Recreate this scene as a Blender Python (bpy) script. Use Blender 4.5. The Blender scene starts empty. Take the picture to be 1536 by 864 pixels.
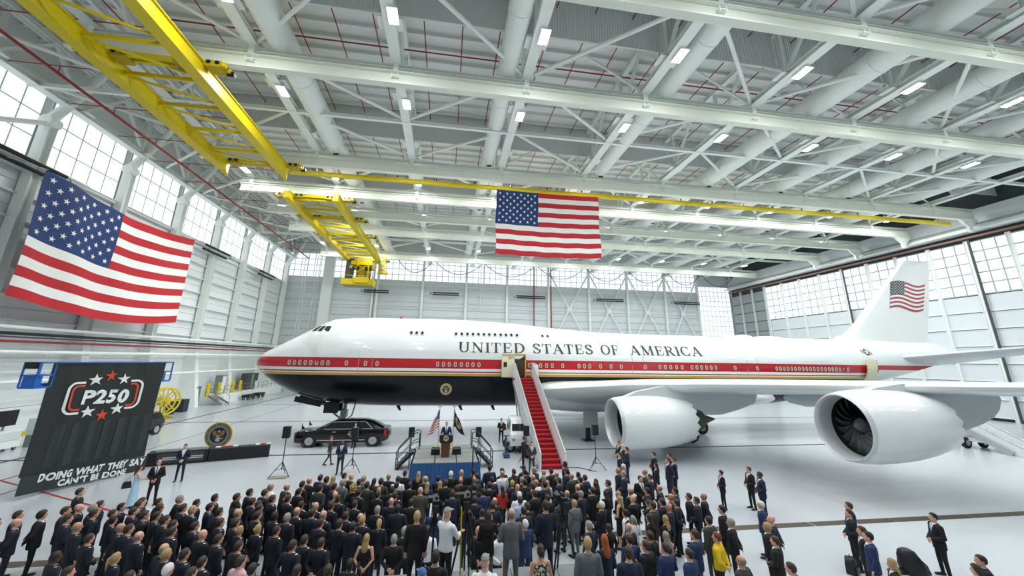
import bpy, math, random
import numpy as np
from mathutils import Vector, Matrix

sc = bpy.context.scene
col = sc.collection
RND = random.Random(11)
PI = math.pi

# ------------------------------------------------------------------ camera
cam = bpy.data.cameras.new('camera')
cam.sensor_width = 36.0
cam.lens = 14.0
cam.shift_y = -0.0357
cam.clip_end = 500
cam.clip_start = 0.05
camo = bpy.data.objects.new('camera', cam)
col.objects.link(camo)
CAMZ = 6.4
camo.matrix_world = Matrix(((0.98720807, -0.05519767, -0.14957753, 0),
                            (-0.15881858, -0.25788553, -0.9530329, 0),
                            (0.01403132, 0.96459747, -0.26335309, CAMZ),
                            (0, 0, 0, 1)))
sc.camera = camo

# ------------------------------------------------------------------ world, exposure
w = bpy.data.worlds.new('sky')
sc.world = w
w.use_nodes = True
bg = w.node_tree.nodes['Background']
bg.inputs[0].default_value = (0.80, 0.90, 1.0, 1)
bg.inputs[1].default_value = 0.35
sc.view_settings.view_transform = 'Standard'
sc.view_settings.look = 'None'
sc.view_settings.exposure = 0.0
sc.view_settings.gamma = 1.0
sc.view_settings.use_curve_mapping = False
sc.cycles.max_bounces = 9
sc.cycles.diffuse_bounces = 7
sc.cycles.glossy_bounces = 3
sc.cycles.transmission_bounces = 3
sc.cycles.caustics_reflective = False
sc.cycles.caustics_refractive = False
sc.cycles.sample_clamp_indirect = 6.0
LAMP_W = 520.0        # each ceiling luminaire
WIN_E = 1.0          # daylight glow of the translucent glazing

# ------------------------------------------------------------------ helpers
def lin(c):
    if isinstance(c, str):
        c = [int(c[i:i + 2], 16) / 255 for i in (0, 2, 4)]
    return tuple(x / 12.92 if x <= 0.04045 else ((x + 0.055) / 1.055) ** 2.4 for x in c)

_M = {}
def mat(name, c, rough=0.5, metal=0.0, emit=0.0, noise=0.0, nscale=3.0, coat=0.0, bump=0.0, alpha=1.0):
    if name in _M:
        return _M[name]
    m = bpy.data.materials.new(name)
    m.use_nodes = True
    nt = m.node_tree
    b = nt.nodes['Principled BSDF']
    c = lin(c)
    b.inputs['Base Color'].default_value = (*c, 1)
    b.inputs['Roughness'].default_value = rough
    b.inputs['Metallic'].default_value = metal
    if coat:
        b.inputs['Coat Weight'].default_value = coat
        b.inputs['Coat Roughness'].default_value = 0.06
    if emit:
        b.inputs['Emission Color'].default_value = (*c, 1)
        b.inputs['Emission Strength'].default_value = emit
    if alpha < 1:
        b.inputs['Alpha'].default_value = alpha
    if noise or bump:
        tc = nt.nodes.new('ShaderNodeTexCoord')
        n = nt.nodes.new('ShaderNodeTexNoise')
        n.inputs['Scale'].default_value = nscale
        n.inputs['Detail'].default_value = 3
        nt.links.new(tc.outputs['Object'], n.inputs['Vector'])
        if noise:
            mx = nt.nodes.new('ShaderNodeMix')
            mx.data_type = 'RGBA'
            mx.inputs[6].default_value = (*[min(1, x * (1 + noise)) for x in c], 1)
            mx.inputs[7].default_value = (*[x * (1 - noise) for x in c], 1)
            if noise > 0.5:      # printed cloth: hard-edged blotches
                st = nt.nodes.new('ShaderNodeMath'); st.operation = 'GREATER_THAN'; st.inputs[1].default_value = 0.5
                nt.links.new(n.outputs['Fac'], st.inputs[0]); nt.links.new(st.outputs[0], mx.inputs[0])
            else:
                nt.links.new(n.outputs['Fac'], mx.inputs[0])
            nt.links.new(mx.outputs[2], b.inputs['Base Color'])
        if bump:
            bp = nt.nodes.new('ShaderNodeBump')
            bp.inputs['Strength'].default_value = bump
            bp.inputs['Distance'].default_value = 0.02
            nt.links.new(n.outputs['Fac'], bp.inputs['Height'])
            nt.links.new(bp.outputs['Normal'], b.inputs['Normal'])
    _M[name] = m
    return m

class MB:
    """collects shapes and links them as one mesh object"""
    def __init__(self):
        self.v = []; self.f = []; self.m = []
    def add(self, vs, fs, mi=0):
        o = len(self.v)
        self.v.extend([tuple(p) for p in vs])
        self.f.extend([tuple(i + o for i in f) for f in fs])
        if isinstance(mi, int):
            self.m.extend([mi] * len(fs))
        else:
            self.m.extend(mi)
        return self
    def box(self, c, s, mi=0, rot=None):
        x, y, z = s[0] / 2, s[1] / 2, s[2] / 2
        vs = [Vector((a * x, b * y, d * z)) for d in (-1, 1) for b in (-1, 1) for a in (-1, 1)]
        if rot is not None:
            vs = [rot @ p for p in vs]
        c = Vector(c)
        return self.add([p + c for p in vs], [(0, 2, 3, 1), (4, 5, 7, 6), (0, 1, 5, 4), (2, 6, 7, 3), (0, 4, 6, 2), (1, 3, 7, 5)], mi)
    def bar(self, p0, p1, wd, h, mi=0, up=(0, 0, 1)):
        p0 = Vector(p0); p1 = Vector(p1); d = p1 - p0
        L = d.length
        if L < 1e-6:
            return self
        d /= L
        up = Vector(up)
        if abs(d.dot(up)) > 0.99:
            up = Vector((0, 1, 0))
        s = d.cross(up).normalized(); u = s.cross(d).normalized()
        rot = Matrix((d, s, u)).transposed()
        return self.box((p0 + p1) / 2, (L, wd, h), mi, rot)
    def ibeam(self, p0, p1, h, wd, tf=0.05, tw=0.03, mi=0):
        p0 = Vector(p0); p1 = Vector(p1)
        o = Vector((0, 0, h / 2 - tf / 2))
        d = (p1 - p0).normalized()
        if abs(d.z) > 0.9:
            o = Vector((0, h / 2 - tf / 2, 0)) if True else o
            self.bar(p0 + o, p1 + o, wd, tf, mi, (0, 1, 0)); self.bar(p0 - o, p1 - o, wd, tf, mi, (0, 1, 0))
            return self.bar(p0, p1, tw, h - 2 * tf, mi, (0, 1, 0))
        self.bar(p0 + o, p1 + o, wd, tf, mi); self.bar(p0 - o, p1 - o, wd, tf, mi)
        return self.bar(p0, p1, tw, h - 2 * tf, mi)
    def tube(self, pts, r, n=8, mi=0, cap=True, up=(0, 0, 1), ell=None, closed=False):
        pts = [Vector(p) for p in pts]; N = len(pts)
        rs = [r] * N if not isinstance(r, (list, tuple)) else r
        ring = []
        vs = []; fs = []
        ps = None
        for i, p in enumerate(pts):
            if closed:
                d = pts[(i + 1) % N] - pts[i - 1]
            else:
                d = pts[min(i + 1, N - 1)] - pts[max(i - 1, 0)]
            d.normalize()
            if ps is None:
                u = Vector(up)
                if abs(d.dot(u)) > 0.95:
                    u = Vector((0, 1, 0)) if abs(d.y) < 0.9 else Vector((1, 0, 0))
                s = d.cross(u).normalized()
            else:
                s = (ps - d * ps.dot(d)).normalized()
            ps = s
            u = s.cross(d)
            rr = rs[i]
            ra, rb = rr if isinstance(rr, (list, tuple)) else (rr, rr)
            for k in range(n):
                a = 2 * PI * k / n
                vs.append(p + s * (ra * math.cos(a)) + u * (rb * math.sin(a)))
        for i in range(N if closed else N - 1):
            j = (i + 1) % N
            for k in range(n):
                k2 = (k + 1) % n
                fs.append((i * n + k, i * n + k2, j * n + k2, j * n + k))
        if cap and not closed:
            fs.append(tuple(range(n - 1, -1, -1)))
            fs.append(tuple(range((N - 1) * n, N * n)))
        return self.add(vs, fs, mi)
    def lathe(self, prof, n=24, mi=0, mw=None, capa=False, capb=False):
        """prof: (axial, radius) list, axis = local +X"""
        vs = []; fs = []; N = len(prof)
        for a, r in prof:
            for k in range(n):
                t = 2 * PI * k / n
                vs.append(Vector((a, r * math.cos(t), r * math.sin(t))))
        ms = []
        for i in range(N - 1):
            for k in range(n):
                k2 = (k + 1) % n
                fs.append((i * n + k, i * n + k2, (i + 1) * n + k2, (i + 1) * n + k))
                ms.append(mi[i] if isinstance(mi, (list, tuple)) else mi)
        m0 = mi if isinstance(mi, int) else mi[0]
        if capa:
            fs.append(tuple(range(n - 1, -1, -1))); ms.append(m0)
        if capb:
            fs.append(tuple(range((N - 1) * n, N * n))); ms.append(m0 if isinstance(mi, int) else mi[-1])
        if mw is not None:
            vs = [mw @ p for p in vs]
        return self.add(vs, fs, ms)
    def sphere(self, c, r, nu=12, nv=8, mi=0):
        c = Vector(c)
        if not isinstance(r, (list, tuple)):
            r = (r, r, r)
        vs = [c + Vector((0, 0, -r[2]))]
        for i in range(1, nv):
            p = -PI / 2 + PI * i / nv
            for k in range(nu):
                a = 2 * PI * k / nu
                vs.append(c + Vector((r[0] * math.cos(p) * math.cos(a), r[1] * math.cos(p) * math.sin(a), r[2] * math.sin(p))))
        vs.append(c + Vector((0, 0, r[2])))
        fs = [(0, 1 + (k + 1) % nu, 1 + k) for k in range(nu)]
        for i in range(nv - 2):
            o = 1 + i * nu
            for k in range(nu):
                k2 = (k + 1) % nu
                fs.append((o + k, o + k2, o + nu + k2, o + nu + k))
        o = 1 + (nv - 2) * nu; t = len(vs) - 1
        fs += [(o + k, o + (k + 1) % nu, t) for k in range(nu)]
        return self.add(vs, fs, mi)
    def prism(self, poly, depth, mw=None, mi=0, mis=None):
        """poly in local XY, extruded 0..depth along local Z"""
        n = len(poly)
        vs = [Vector((x, y, 0)) for x, y in poly] + [Vector((x, y, depth)) for x, y in poly]
        if mw is not None:
            vs = [mw @ p for p in vs]
        fs = [tuple(range(n - 1, -1, -1)), tuple(range(n, 2 * n))] + [(i, (i + 1) % n, n + (i + 1) % n, n + i) for i in range(n)]
        return self.add(vs, fs, mi)
    def loft(self, rings, mi=0, cap=True, closed=True):
        n = len(rings[0]); vs = [p for r in rings for p in r]; fs = []; ms = []
        for i in range(len(rings) - 1):
            for k in range(n if closed else n - 1):
                k2 = (k + 1) % n
                fs.append((i * n + k, i * n + k2, (i + 1) * n + k2, (i + 1) * n + k))
                ms.append(mi(i, k) if callable(mi) else mi)
        if cap:
            m0 = mi(0, 0) if callable(mi) else mi
            fs.append(tuple(range(n - 1, -1, -1))); fs.append(tuple(range((len(rings) - 1) * n, len(rings) * n)))
            ms += [m0, m0]
        return self.add(vs, fs, ms)
    def mesh(self, name, mats, smooth=None):
        me = bpy.data.meshes.new(name)
        me.from_pydata([tuple(p) for p in self.v], [], self.f)
        if not isinstance(mats, (list, tuple)):
            mats = [mats]
        for m in mats:
            me.materials.append(m)
        if len(mats) > 1:
            me.polygons.foreach_set('material_index', self.m)
        if smooth:
            me.polygons.foreach_set('use_smooth', [True] * len(self.f))
            me.set_sharp_from_angle(angle=math.radians(smooth))
        me.update()
        return me
    def build(self, name, mats, parent=None, smooth=None, kind=None, label=None):
        return place(name, self.mesh(name, mats, smooth), parent, kind=kind, label=label)

def place(name, me, parent=None, loc=(0, 0, 0), rot=None, kind=None, label=None):
    o = bpy.data.objects.new(name, me)
    col.objects.link(o)
    o.location = loc
    if rot is not None:
        o.rotation_euler = rot
    if parent is not None:
        o.parent = parent
    if kind:
        o['kind'] = kind
    if label:
        o['label'] = label
    return o

def tag(o, label, cat, group=None, kind=None):
    o['label'] = label; o['category'] = cat
    if group:
        o['group'] = group
    if kind:
        o['kind'] = kind
    return o

def thing(name, label, cat, loc=(0, 0, 0), rotz=0.0, group=None):
    o = bpy.data.objects.new(name, None)
    col.objects.link(o)
    o.empty_display_size = 0.2
    o.location = loc; o.rotation_euler = (0, 0, rotz)
    return tag(o, label, cat, group)

def struct(name, loc=(0, 0, 0)):
    o = bpy.data.objects.new(name, None)
    col.objects.link(o); o.location = loc
    o['kind'] = 'structure'
    return o

def kids(o):
    return [c for c in o.children]

def copy_tree(o, loc=None, rotz=None, label=None, group=None):
    def rec(s, par):
        c = s.copy(); col.objects.link(c)
        if par is not None:
            c.parent = par
        for ch in list(s.children):
            rec(ch, c)
        return c
    r = rec(o, None)
    if loc is not None:
        r.location = loc
    if rotz is not None:
        r.rotation_euler = (0, 0, rotz)
    if label:
        r['label'] = label
    if group:
        r['group'] = group
    return r

def text_mesh(s, size=1.0, offset=0.0, shear=0.0, space=1.0):
    """flat verts and faces of a line of block lettering, starting at x = 0"""
    cu = bpy.data.curves.new('lettering', 'FONT')
    cu.body = s; cu.size = size; cu.offset = offset; cu.shear = shear; cu.space_character = space
    cu.resolution_u = 3
    o = bpy.data.objects.new('lettering', cu)
    col.objects.link(o)
    dg = bpy.context.evaluated_depsgraph_get()
    me = bpy.data.meshes.new_from_object(o.evaluated_get(dg))
    vs = [tuple(p.co) for p in me.vertices]; fs = [tuple(p.vertices) for p in me.polygons]
    bpy.data.objects.remove(o); bpy.data.curves.remove(cu); bpy.data.meshes.remove(me)
    return vs, fs

# ------------------------------------------------------------------ materials
WHITE = mat('white_steel_paint', 'e6ebe7', 0.45, noise=0.03, nscale=0.6)
CREAM = mat('off_white_crane_paint', 'e4e8dc', 0.4, noise=0.03, nscale=0.5)
DECK = mat('roof_deck_paint', 'e6e9e7', 0.6, noise=0.03, nscale=0.4)
CURT = mat('corrugated_sheet_grey', 'dadddb', 0.55)
WALL = mat('wall_sheet_white', 'dfe4e4', 0.5, noise=0.03, nscale=0.3)
WALLG = mat('wall_sheet_grey', 'd2d8da', 0.5, noise=0.04, nscale=0.3)
DARKW = mat('dark_grey_door_sheet', '8d9493', 0.6)
GLOW = mat('translucent_glazing', '9aa3a8', 0.5)
_g = GLOW.node_tree.nodes['Principled BSDF']
_g.inputs['Emission Color'].default_value = (0.93, 0.98, 1.0, 1); _g.inputs['Emission Strength'].default_value = WIN_E
MULL = mat('mullion_paint', 'bcc3c5', 0.5)
YELL = mat('crane_yellow', 'd2bc08', 0.42, noise=0.06, nscale=0.8)
YELD = mat('crane_yellow_dark', 'a8930a', 0.5)
BLACK = mat('black_plastic', '131416', 0.5)
BLKM = mat('black_metal', '1c1d1f', 0.4, metal=0.3)
RED = mat('sprinkler_red', '8e1f24', 0.45)
GREYM = mat('grey_metal', '8b9092', 0.4, metal=0.5)
DGREY = mat('dark_grey', '3d4143', 0.6)
RUBBER = mat('rubber', '17181a', 0.8)
CHROME = mat('chrome', 'd8dadc', 0.15, metal=1.0)
BRONZE = mat('rail_rust', '8a6a5c', 0.6)

# ------------------------------------------------------------------ floor
XL, XR, YF, YB = -33.6, 68.0, 87.0, -9.0
fm = bpy.data.materials.new('white_epoxy_floor')
fm.use_nodes = True
nt = fm.node_tree
b = nt.nodes['Principled BSDF']
tc = nt.nodes.new('ShaderNodeTexCoord')
n1 = nt.nodes.new('ShaderNodeTexNoise'); n1.inputs['Scale'].default_value = 0.12; n1.inputs['Detail'].default_value = 4
mp = nt.nodes.new('ShaderNodeMapping'); mp.inputs['Scale'].default_value = (0.35, 1.6, 1)
nt.links.new(tc.outputs['Object'], mp.inputs['Vector']); nt.links.new(mp.outputs['Vector'], n1.inputs['Vector'])
mx = nt.nodes.new('ShaderNodeMix'); mx.data_type = 'RGBA'
mx.inputs[6].default_value = (*lin('bfc5c9'), 1); mx.inputs[7].default_value = (*lin('b3b9be'), 1)
nt.links.new(n1.outputs['Fac'], mx.inputs[0]); nt.links.new(mx.outputs[2], b.inputs['Base Color'])
n2 = nt.nodes.new('ShaderNodeTexNoise'); n2.inputs['Scale'].default_value = 0.6
nt.links.new(tc.outputs['Object'], n2.inputs['Vector'])
mr = nt.nodes.new('ShaderNodeMapRange'); mr.inputs[3].default_value = 0.19; mr.inputs[4].default_value = 0.24
nt.links.new(n2.outputs['Fac'], mr.inputs[0]); nt.links.new(mr.outputs[0], b.inputs['Roughness'])
b.inputs['Coat Weight'].default_value = 0.0
mb = MB(); mb.box(((XL + XR) / 2, (YB + YF) / 2, -0.1), (XR - XL, YF - YB, 0.2))
mb.build('floor', fm, kind='structure')

JOINT = mat('floor_joint_grey', '303436', 0.6)
GRATE = mat('drain_grating', '4d453a', 0.7, noise=0.25, nscale=2.0)
REDP = mat('floor_line_red', 'a3252c', 0.5)
ftr = struct('trim_1')
for y, wd in ((31.6, 0.3), (47.1, 0.22), (63.3, 0.22), (79.5, 0.2)):
    MB().box(((XL + XR) / 2, y, 0.003), (XR - XL, wd, 0.006)).build('floor_joint', JOINT, ftr)
for x, wd in ((-26.1, 0.24), (-20.2, 0.06)):
    MB().box((x, 46, 0.004), (wd, 72, 0.008)).build('floor_joint', JOINT, ftr)
seg = MB().box((0, 0, 0.004), (1.94, 0.42, 0.008)).mesh('drain_grate', GRATE)
for i in range(48):
    place('drain_grate', seg, ftr, (XL + 2 + 2.0 * i, 17.0 - 0.012 * i + 0.0, 0))
for p0, p1 in (((-22.5, 27.0), (-13.3, 21.4)), ((-22.46, 26.96), (-22.64, 29.5)), ((-13.3, 21.4), (-6.0, 17.2))):
    MB().bar((*p0, 0.004), (*p1, 0.004), 0.12, 0.008).build('floor_line', REDP, ftr)

# ------------------------------------------------------------------ roof deck, purlins, draft curtains
ZD = 31.0
ceil = struct('ceiling')
MB().box(((XL + XR) / 2, (YB + YF) / 2, ZD + 0.15), (XR - XL + 1, YF - YB + 1, 0.3)).build('roof_deck', DECK, ceil)
pur = MB(); pur.ibeam((0, 0, 0), (XR - XL, 0, 0), 0.34, 0.2, 0.03, 0.03)
pur = pur.mesh('purlin', DECK)
y = YB + 0.5
while y < YF:
    place('purlin', pur, ceil, (XL, y, ZD - 0.18))
    y += 1.45
cw = 9.2
cm = MB(); vs = []; nrib = 46
for i in range(nrib * 2):
    x0 = cw * i / (nrib * 2)
    d = 0.05 if i % 2 else 0.0
    vs += [(x0, d, 0), (x0, d, 3.5)]
    vs += [(x0 + cw / (nrib * 2), d, 0), (x0 + cw / (nrib * 2), d, 3.5)]
fs = []
for i in range(len(vs) // 2 - 1):
    fs.append((2 * i, 2 * i + 2, 2 * i + 3, 2 * i + 1))
cm.add(vs, fs); cm.box((cw / 2, 0.02, 0.05), (cw, 0.12, 0.1))
cm = cm.mesh('curtain_panel', CURT)
TX0, TDX = -31.7 - 0.4, 9.2
TXS = [TX0 + TDX * k for k in range(11)]
for y in (6.4, 21.5, 36.7, 51.9, 67.1, 82.3):
    for k in range(1, 11):
        place('curtain_panel', cm, ceil, (TXS[k] + 0.02 - (1.0 if k == 0 else 0), y, ZD - 3.52))

for i_, x_ in enumerate((-32.2, -30.6, -29.0, -27.4, -25.8, -24.2)):
    MB().ibeam((x_, YB, ZD - 0.75), (x_, YF, ZD - 0.75), 0.5, 0.22, 0.04, 0.03).build('joist', DECK, ceil)

# ------------------------------------------------------------------ roof trusses (run away from the camera)
def node_ys():
    ys = []; y = -8.0
    while y < 86.5:
        ys.append(y); y += 7.25
    return ys
NY = node_ys()
ORD = ['first', 'second', 'third', 'fourth', 'fifth', 'sixth', 'seventh', 'eighth', 'ninth', 'tenth', 'eleventh', 'twelfth']
def make_truss():
    t = thing('roof_truss', 'white steel roof truss running front to back under the roof deck', 'roof truss', (0, 0, 26.1), group='roof trusses')
    MB().ibeam((0, YB, 0.22), (0, YF - 0.3, 0.22), 0.44, 0.72, 0.06, 0.05).build('bottom_chord', WHITE, t)
    MB().ibeam((0, YB, 4.3), (0, YF - 0.3, 4.3), 0.36, 0.4, 0.05, 0.05).build('top_chord', WHITE, t)
    for i, y in enumerate(NY):
        MB().ibeam((0, y, 0.44), (0, y, 4.12), 0.24, 0.24, 0.03, 0.03).build('post', WHITE, t)
        if i < len(NY) - 1:
            y2 = NY[i + 1]; ym = (y + y2) / 2
            MB().bar((0, y, 0.4), (0, ym, 4.15), 0.2, 0.24).build('diagonal', WHITE, t)
            MB().bar((0, y2, 0.4), (0, ym, 4.15), 0.2, 0.24).build('diagonal', WHITE, t)
    g = MB()
    for y in NY:
        g.box((0, y, 0.5), (0.06, 1.3, 0.7)); g.box((0, y, 0.24), (1.5, 1.0, 0.05))
    g.build('gusset', WHITE, t, kind='stuff')
    return t
tr = make_truss()
for k, x in enumerate(TXS):
    lab = 'white steel roof truss running front to back, %s counted from the left wall' % ORD[k]
    if k == 0:
        tr.location.x = x; tr['label'] = lab
    else:
        copy_tree(tr, (x, 0, 26.1), label=lab)

# ------------------------------------------------------------------ crane runway girders (run across the picture)
RUN = [('nearest the camera, at the top right', 15.75, 1.0), ('below the nearest one', 24.4, 1.0), ('just behind the long yellow beam', 38.3, 0.95),
       ('second beyond the hanging center flag', 46.0, 0.9), ('third beyond the hanging center flag', 53.0, 0.9),
       ('fourth beyond the hanging center flag', 60.5, 0.9), ('farthest, in front of the back windows', 76.0, 1.0)]
for lab, y, h in RUN:
    t = thing('crane_girder', 'long white steel crane girder, ' + lab, 'girder', (0, y, 24.5), group='crane runway girders')
    x0, x1 = (-24.0, 66.2)
    MB().ibeam((x0, 0, h / 2), (x1, 0, h / 2), h, 0.55, 0.07, 0.06).build('beam', CREAM, t)
    MB().ibeam((x0, 0, h + 0.38), (x1, 0, h + 0.38), 0.3, 0.45, 0.04, 0.04).build('upper_rail', WHITE, t)
    for x in TXS[1:]:
        hg = MB(); hg.box((x, 0, h + 0.32), (0.34, 0.5, 0.66)); hg.box((x, 0.0, h * 0.55), (0.5, 0.62, 0.06)); hg.box((x - 0.2, -0.29, h * 0.6), (0.05, 0.03, 0.4)); hg.box((x + 0.2, -0.29, h * 0.6), (0.05, 0.03, 0.4))
        hg.build('hanger', WHITE, t)
# end brackets down to the right door header
for y in (38.3, 46.0, 53.0, 60.5):
    t = thing('girder_bracket', 'white tapered bracket under the right end of the crane girder, %s' % {38.3: 'nearest the yellow beam end', 46.0: 'second from the camera', 53.0: 'third from the camera', 60.5: 'farthest from the camera'}[y], 'bracket', (65.0, y, 22.9), group='girder end brackets')
    b_ = MB(); mwm = Matrix(((1, 0, 0, 0), (0, 0, 1, -0.15), (0, 1, 0, 0), (0, 0, 0, 1)))
    b_.prism([(-1.4, 1.6), (-0.35, 0.7), (-0.25, 0), (0.25, 0), (0.35, 0.7), (1.4, 1.6)], 0.3, mwm)
    b_.build('plate', WHITE, t)

# horizontal zig-zag bracing in the plane of the bottom chords
zb = 26.4
br = thing('roof_bracing', 'white diagonal wind bracing rods crossing between the roof trusses', 'bracing', (0, 0, zb))
rows = [(9.0, 15.9), (15.9, 24.4), (24.4, 31.5), (31.5, 38.3), (38.3, 46), (46, 53), (53, 60.5), (60.5, 68.2), (68.2, 76)]
for j, (ya, yb) in enumerate(rows):
    for k in range(10):
        xa, xb = TXS[k], TXS[k + 1]
        fl = (k + (1 if j in (1, 2, 5, 6) else 0)) % 2
        if j % 2:
            fl = 1 - fl
        p0, p1 = ((xa, ya, 0), (xb, yb, 0)) if fl else ((xa, yb, 0), (xb, ya, 0))
        MB().tube([p0, p1], 0.14, 8).build('brace_rod', WHITE, br, smooth=40)
for y in (9.0, 31.5, 68.2):
    MB().ibeam((XL + 1, y, -0.2), (XR - 1, y, -0.2), 0.3, 0.3, 0.04, 0.04).build('strut', WHITE, br)
# a second layer of inclined sway frames between trusses, seen on the right half
for y in (24.4, 38.3, 53.0):
    for k in range(4, 10):
        xa, xb = TXS[k], TXS[k + 1]; xm = (xa + xb) / 2
        MB().tube([(xa, y, -0.1), (xm, y, 2.7)], 0.1, 6).build('brace_rod', WHITE, br)
        MB().tube([(xb, y, -0.1), (xm, y, 2.7)], 0.1, 6).build('brace_rod', WHITE, br)

# ------------------------------------------------------------------ ventilation ducts
for i, (x, r) in enumerate(((-12.0, 0.9), (3.3, 0.72), (15.6, 0.85), (28.6, 0.9), (37.9, 0.85), (47.2, 0.85), (56.4, 0.8))):
    t = thing('ventilation_duct', 'fat round white ventilation duct under the roof, %s from the left' % ORD[i], 'duct', (x, 0, 26.85), group='round ceiling ducts')
    MB().tube([(0, -8, 0), (0, 80, 0)], r, 20).build('duct_tube', WHITE, t, smooth=40)
    for k, y in enumerate(range(1, 80, 9)):
        MB().tube([(0, y, 0), (0, y + 0.14, 0)], r + 0.04, 20).build('collar', WHITE, t, smooth=40)
    for k, y in enumerate(range(12, 76, 13)):
        m_ = MB(); m_.box((0.1, y, -r - 0.02), (0.45, 0.18, 0.12)); m_.build('nozzle', BLACK, t)

# ------------------------------------------------------------------ sprinkler pipes
sp = thing('sprinkler_pipes', 'thin dark red sprinkler pipes under the whole roof deck', 'pipes', (0, 0, 30.1))
for k in range(11):
    for j, dx in enumerate((1.6, 4.4, 7.2)):
        x = TXS[k] + dx
        if x < 66:
            MB().tube([(x, -6, 0), (x, 84, 0)], 0.045, 6).build('branch_pipe', RED, sp)
for y in (27.5, 50.5, 71.0):
    MB().tube([(-22, y, 0.1), (66, y, 0.1)], 0.06, 6).build('cross_pipe', RED, sp)
mp_ = thing('sprinkler_main', 'red fire main pipe running along the top of the left wall windows', 'pipe', (-28.5, 0, 25.75))
MB().tube([(0, 10, 0), (0, 84, 0)], 0.11, 8).build('main_pipe', RED, mp_, smooth=40)
for y in range(14, 84, 5):
    MB().tube([(0, y, 0.0), (0, y, 0.6), (8.5, y, 0.6)], 0.04, 6).build('branch_pipe', RED, mp_)
    MB().tube([(0, y, 0.6), (-3.2, y, 0.6)], 0.04, 6).build('branch_pipe', RED, mp_)

# ------------------------------------------------------------------ ceiling luminaires
LENS = mat('lamp_lens', 'ffffff', 0.4, emit=9.0)
LROWS = [(3.0, 'row above camera'), (11.5, 'row above crowd'), (20.0, 'top row'), (28.6, 'second row'), (41.0, 'row before the center flag'), (43.6, 'row behind the center flag'), (54.7, 'fourth row'), (63.4, 'fifth row'), (72.0, 'last row')]
LXS = [x + 0.3 for x in TXS[1:]]
def make_light():
    t = thing('ceiling_light', 'x', 'ceiling light', (0, 0, 25.95))
    h = MB(); h.box((0, 0, 0.05), (0.62, 1.25, 0.1)); h.box((0, 0, 0.12), (0.16, 0.5, 0.08)); h.build('housing', WHITE, t)
    MB().box((0, 0, -0.015), (0.56, 1.18, 0.03)).build('lens', LENS, t)
    la = bpy.data.lights.new('lamp', 'AREA')
    la.shape = 'RECTANGLE'; la.size = 0.56; la.size_y = 1.18; la.energy = LAMP_W; la.color = (0.96, 0.985, 1.0)
    lo = bpy.data.objects.new('lamp', la); col.objects.link(lo); lo.parent = t; lo.location = (0, 0, -0.05)
    return t
lt = make_light(); first = True
for rl, (y, rn) in enumerate(LROWS):
    for k, x in enumerate(LXS):
        if k == 0 and y < 40:
            continue
        lab = 'bright ceiling light, %s from left, %s' % (ORD[k - (1 if y < 40 else 0)], rn)
        if first:
            lt.location = (x, y, 25.95); lt['label'] = lab; lt['group'] = 'hangar ceiling lights'; first = False
        else:
            copy_tree(lt, (x, y, 25.95), label=lab, group='hangar ceiling lights')

# ------------------------------------------------------------------ left wall
CY = [8.5, 17.1, 25.7, 34.3, 43.0, 51.6, 60.0, 68.4, 77.0, 85.6]
wl = struct('wall_left', (XL, 0, 0))
MB().box((-0.15, (YB + YF) / 2, 15.5), (0.3, YF - YB, 31.2)).build('backing', WALL, wl)
pm = MB().box((0.06, 4.3, 0.93), (0.12, 8.3, 1.84)).mesh('panel', WALL)
gm = MB().bar((0.3, 0.25, 0), (0.3, 8.35, 0), 0.34, 0.1).mesh('girt', WALL)
for i in range(len(CY) - 1):
    for r in range(11):
        p = place('panel', pm, wl, (0, CY[i], 0.4 + 1.88 * r))
    for r in range(4, 11):
        place('girt', gm, wl, (0.05, CY[i], 0.4 + 1.88 * r + 0.94))
cmx = MB()
cmx.ibeam((0.55, 0, 0), (0.55, 0, 24.6), 0.75, 0.75, 0.06, 0.05)
cmx.prism([(0, 0), (2.4, 0), (1.2, 6.5), (0.9, 8.5), (0, 8.5)], 0.8, Matrix(((1, 0, 0, 0), (0, 0, 1, -0.4), (0, 1, 0, 0), (0, 0, 0, 1))))
cmx = cmx.mesh('column', WHITE)
haunch = MB().tube([(0.55, 0, 24.2), (0.55, 0, 25.0), (2.2, 0, 27.4), (3.6, 0, 30.2)], [0.42, 0.42, 0.27, 0.25], 10).mesh('knee_strut', WHITE)
knk = MB().lathe([(-0.5, 0.5), (0.5, 0.5)], 12, 0, Matrix.Translation((0.55, 0, 24.6)) @ Matrix.Rotation(PI / 2, 4, 'Z'), True, True).mesh('knuckle', WHITE)
drod = MB().tube([(0.55, 0, 24.5), (0.7, -7.6, 20.6)], 0.2, 8).mesh('wind_brace', WHITE)
for i, yv in enumerate(CY):
    place('column', cmx, wl, (0.1, yv, 0))
    place('knee_strut', haunch, wl, (0.1, yv, 0)); place('knuckle', knk, wl, (0.1, yv, 0))
    if i in (3,):
        place('wind_brace', drod, wl, (0.1, yv, 0))
MB().ibeam((0.5, YB, 27.3), (0.5, YF, 27.3), 0.5, 0.4).build('eave_beam', WHITE, wl)
MB().ibeam((0.4, YB, 20.95), (0.4, YF, 20.95), 0.3, 0.4).build('sill_beam', WHITE, wl)
ORDW = 0
MULR = mat('mullion_grey', '9aa2a4', 0.5)
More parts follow.
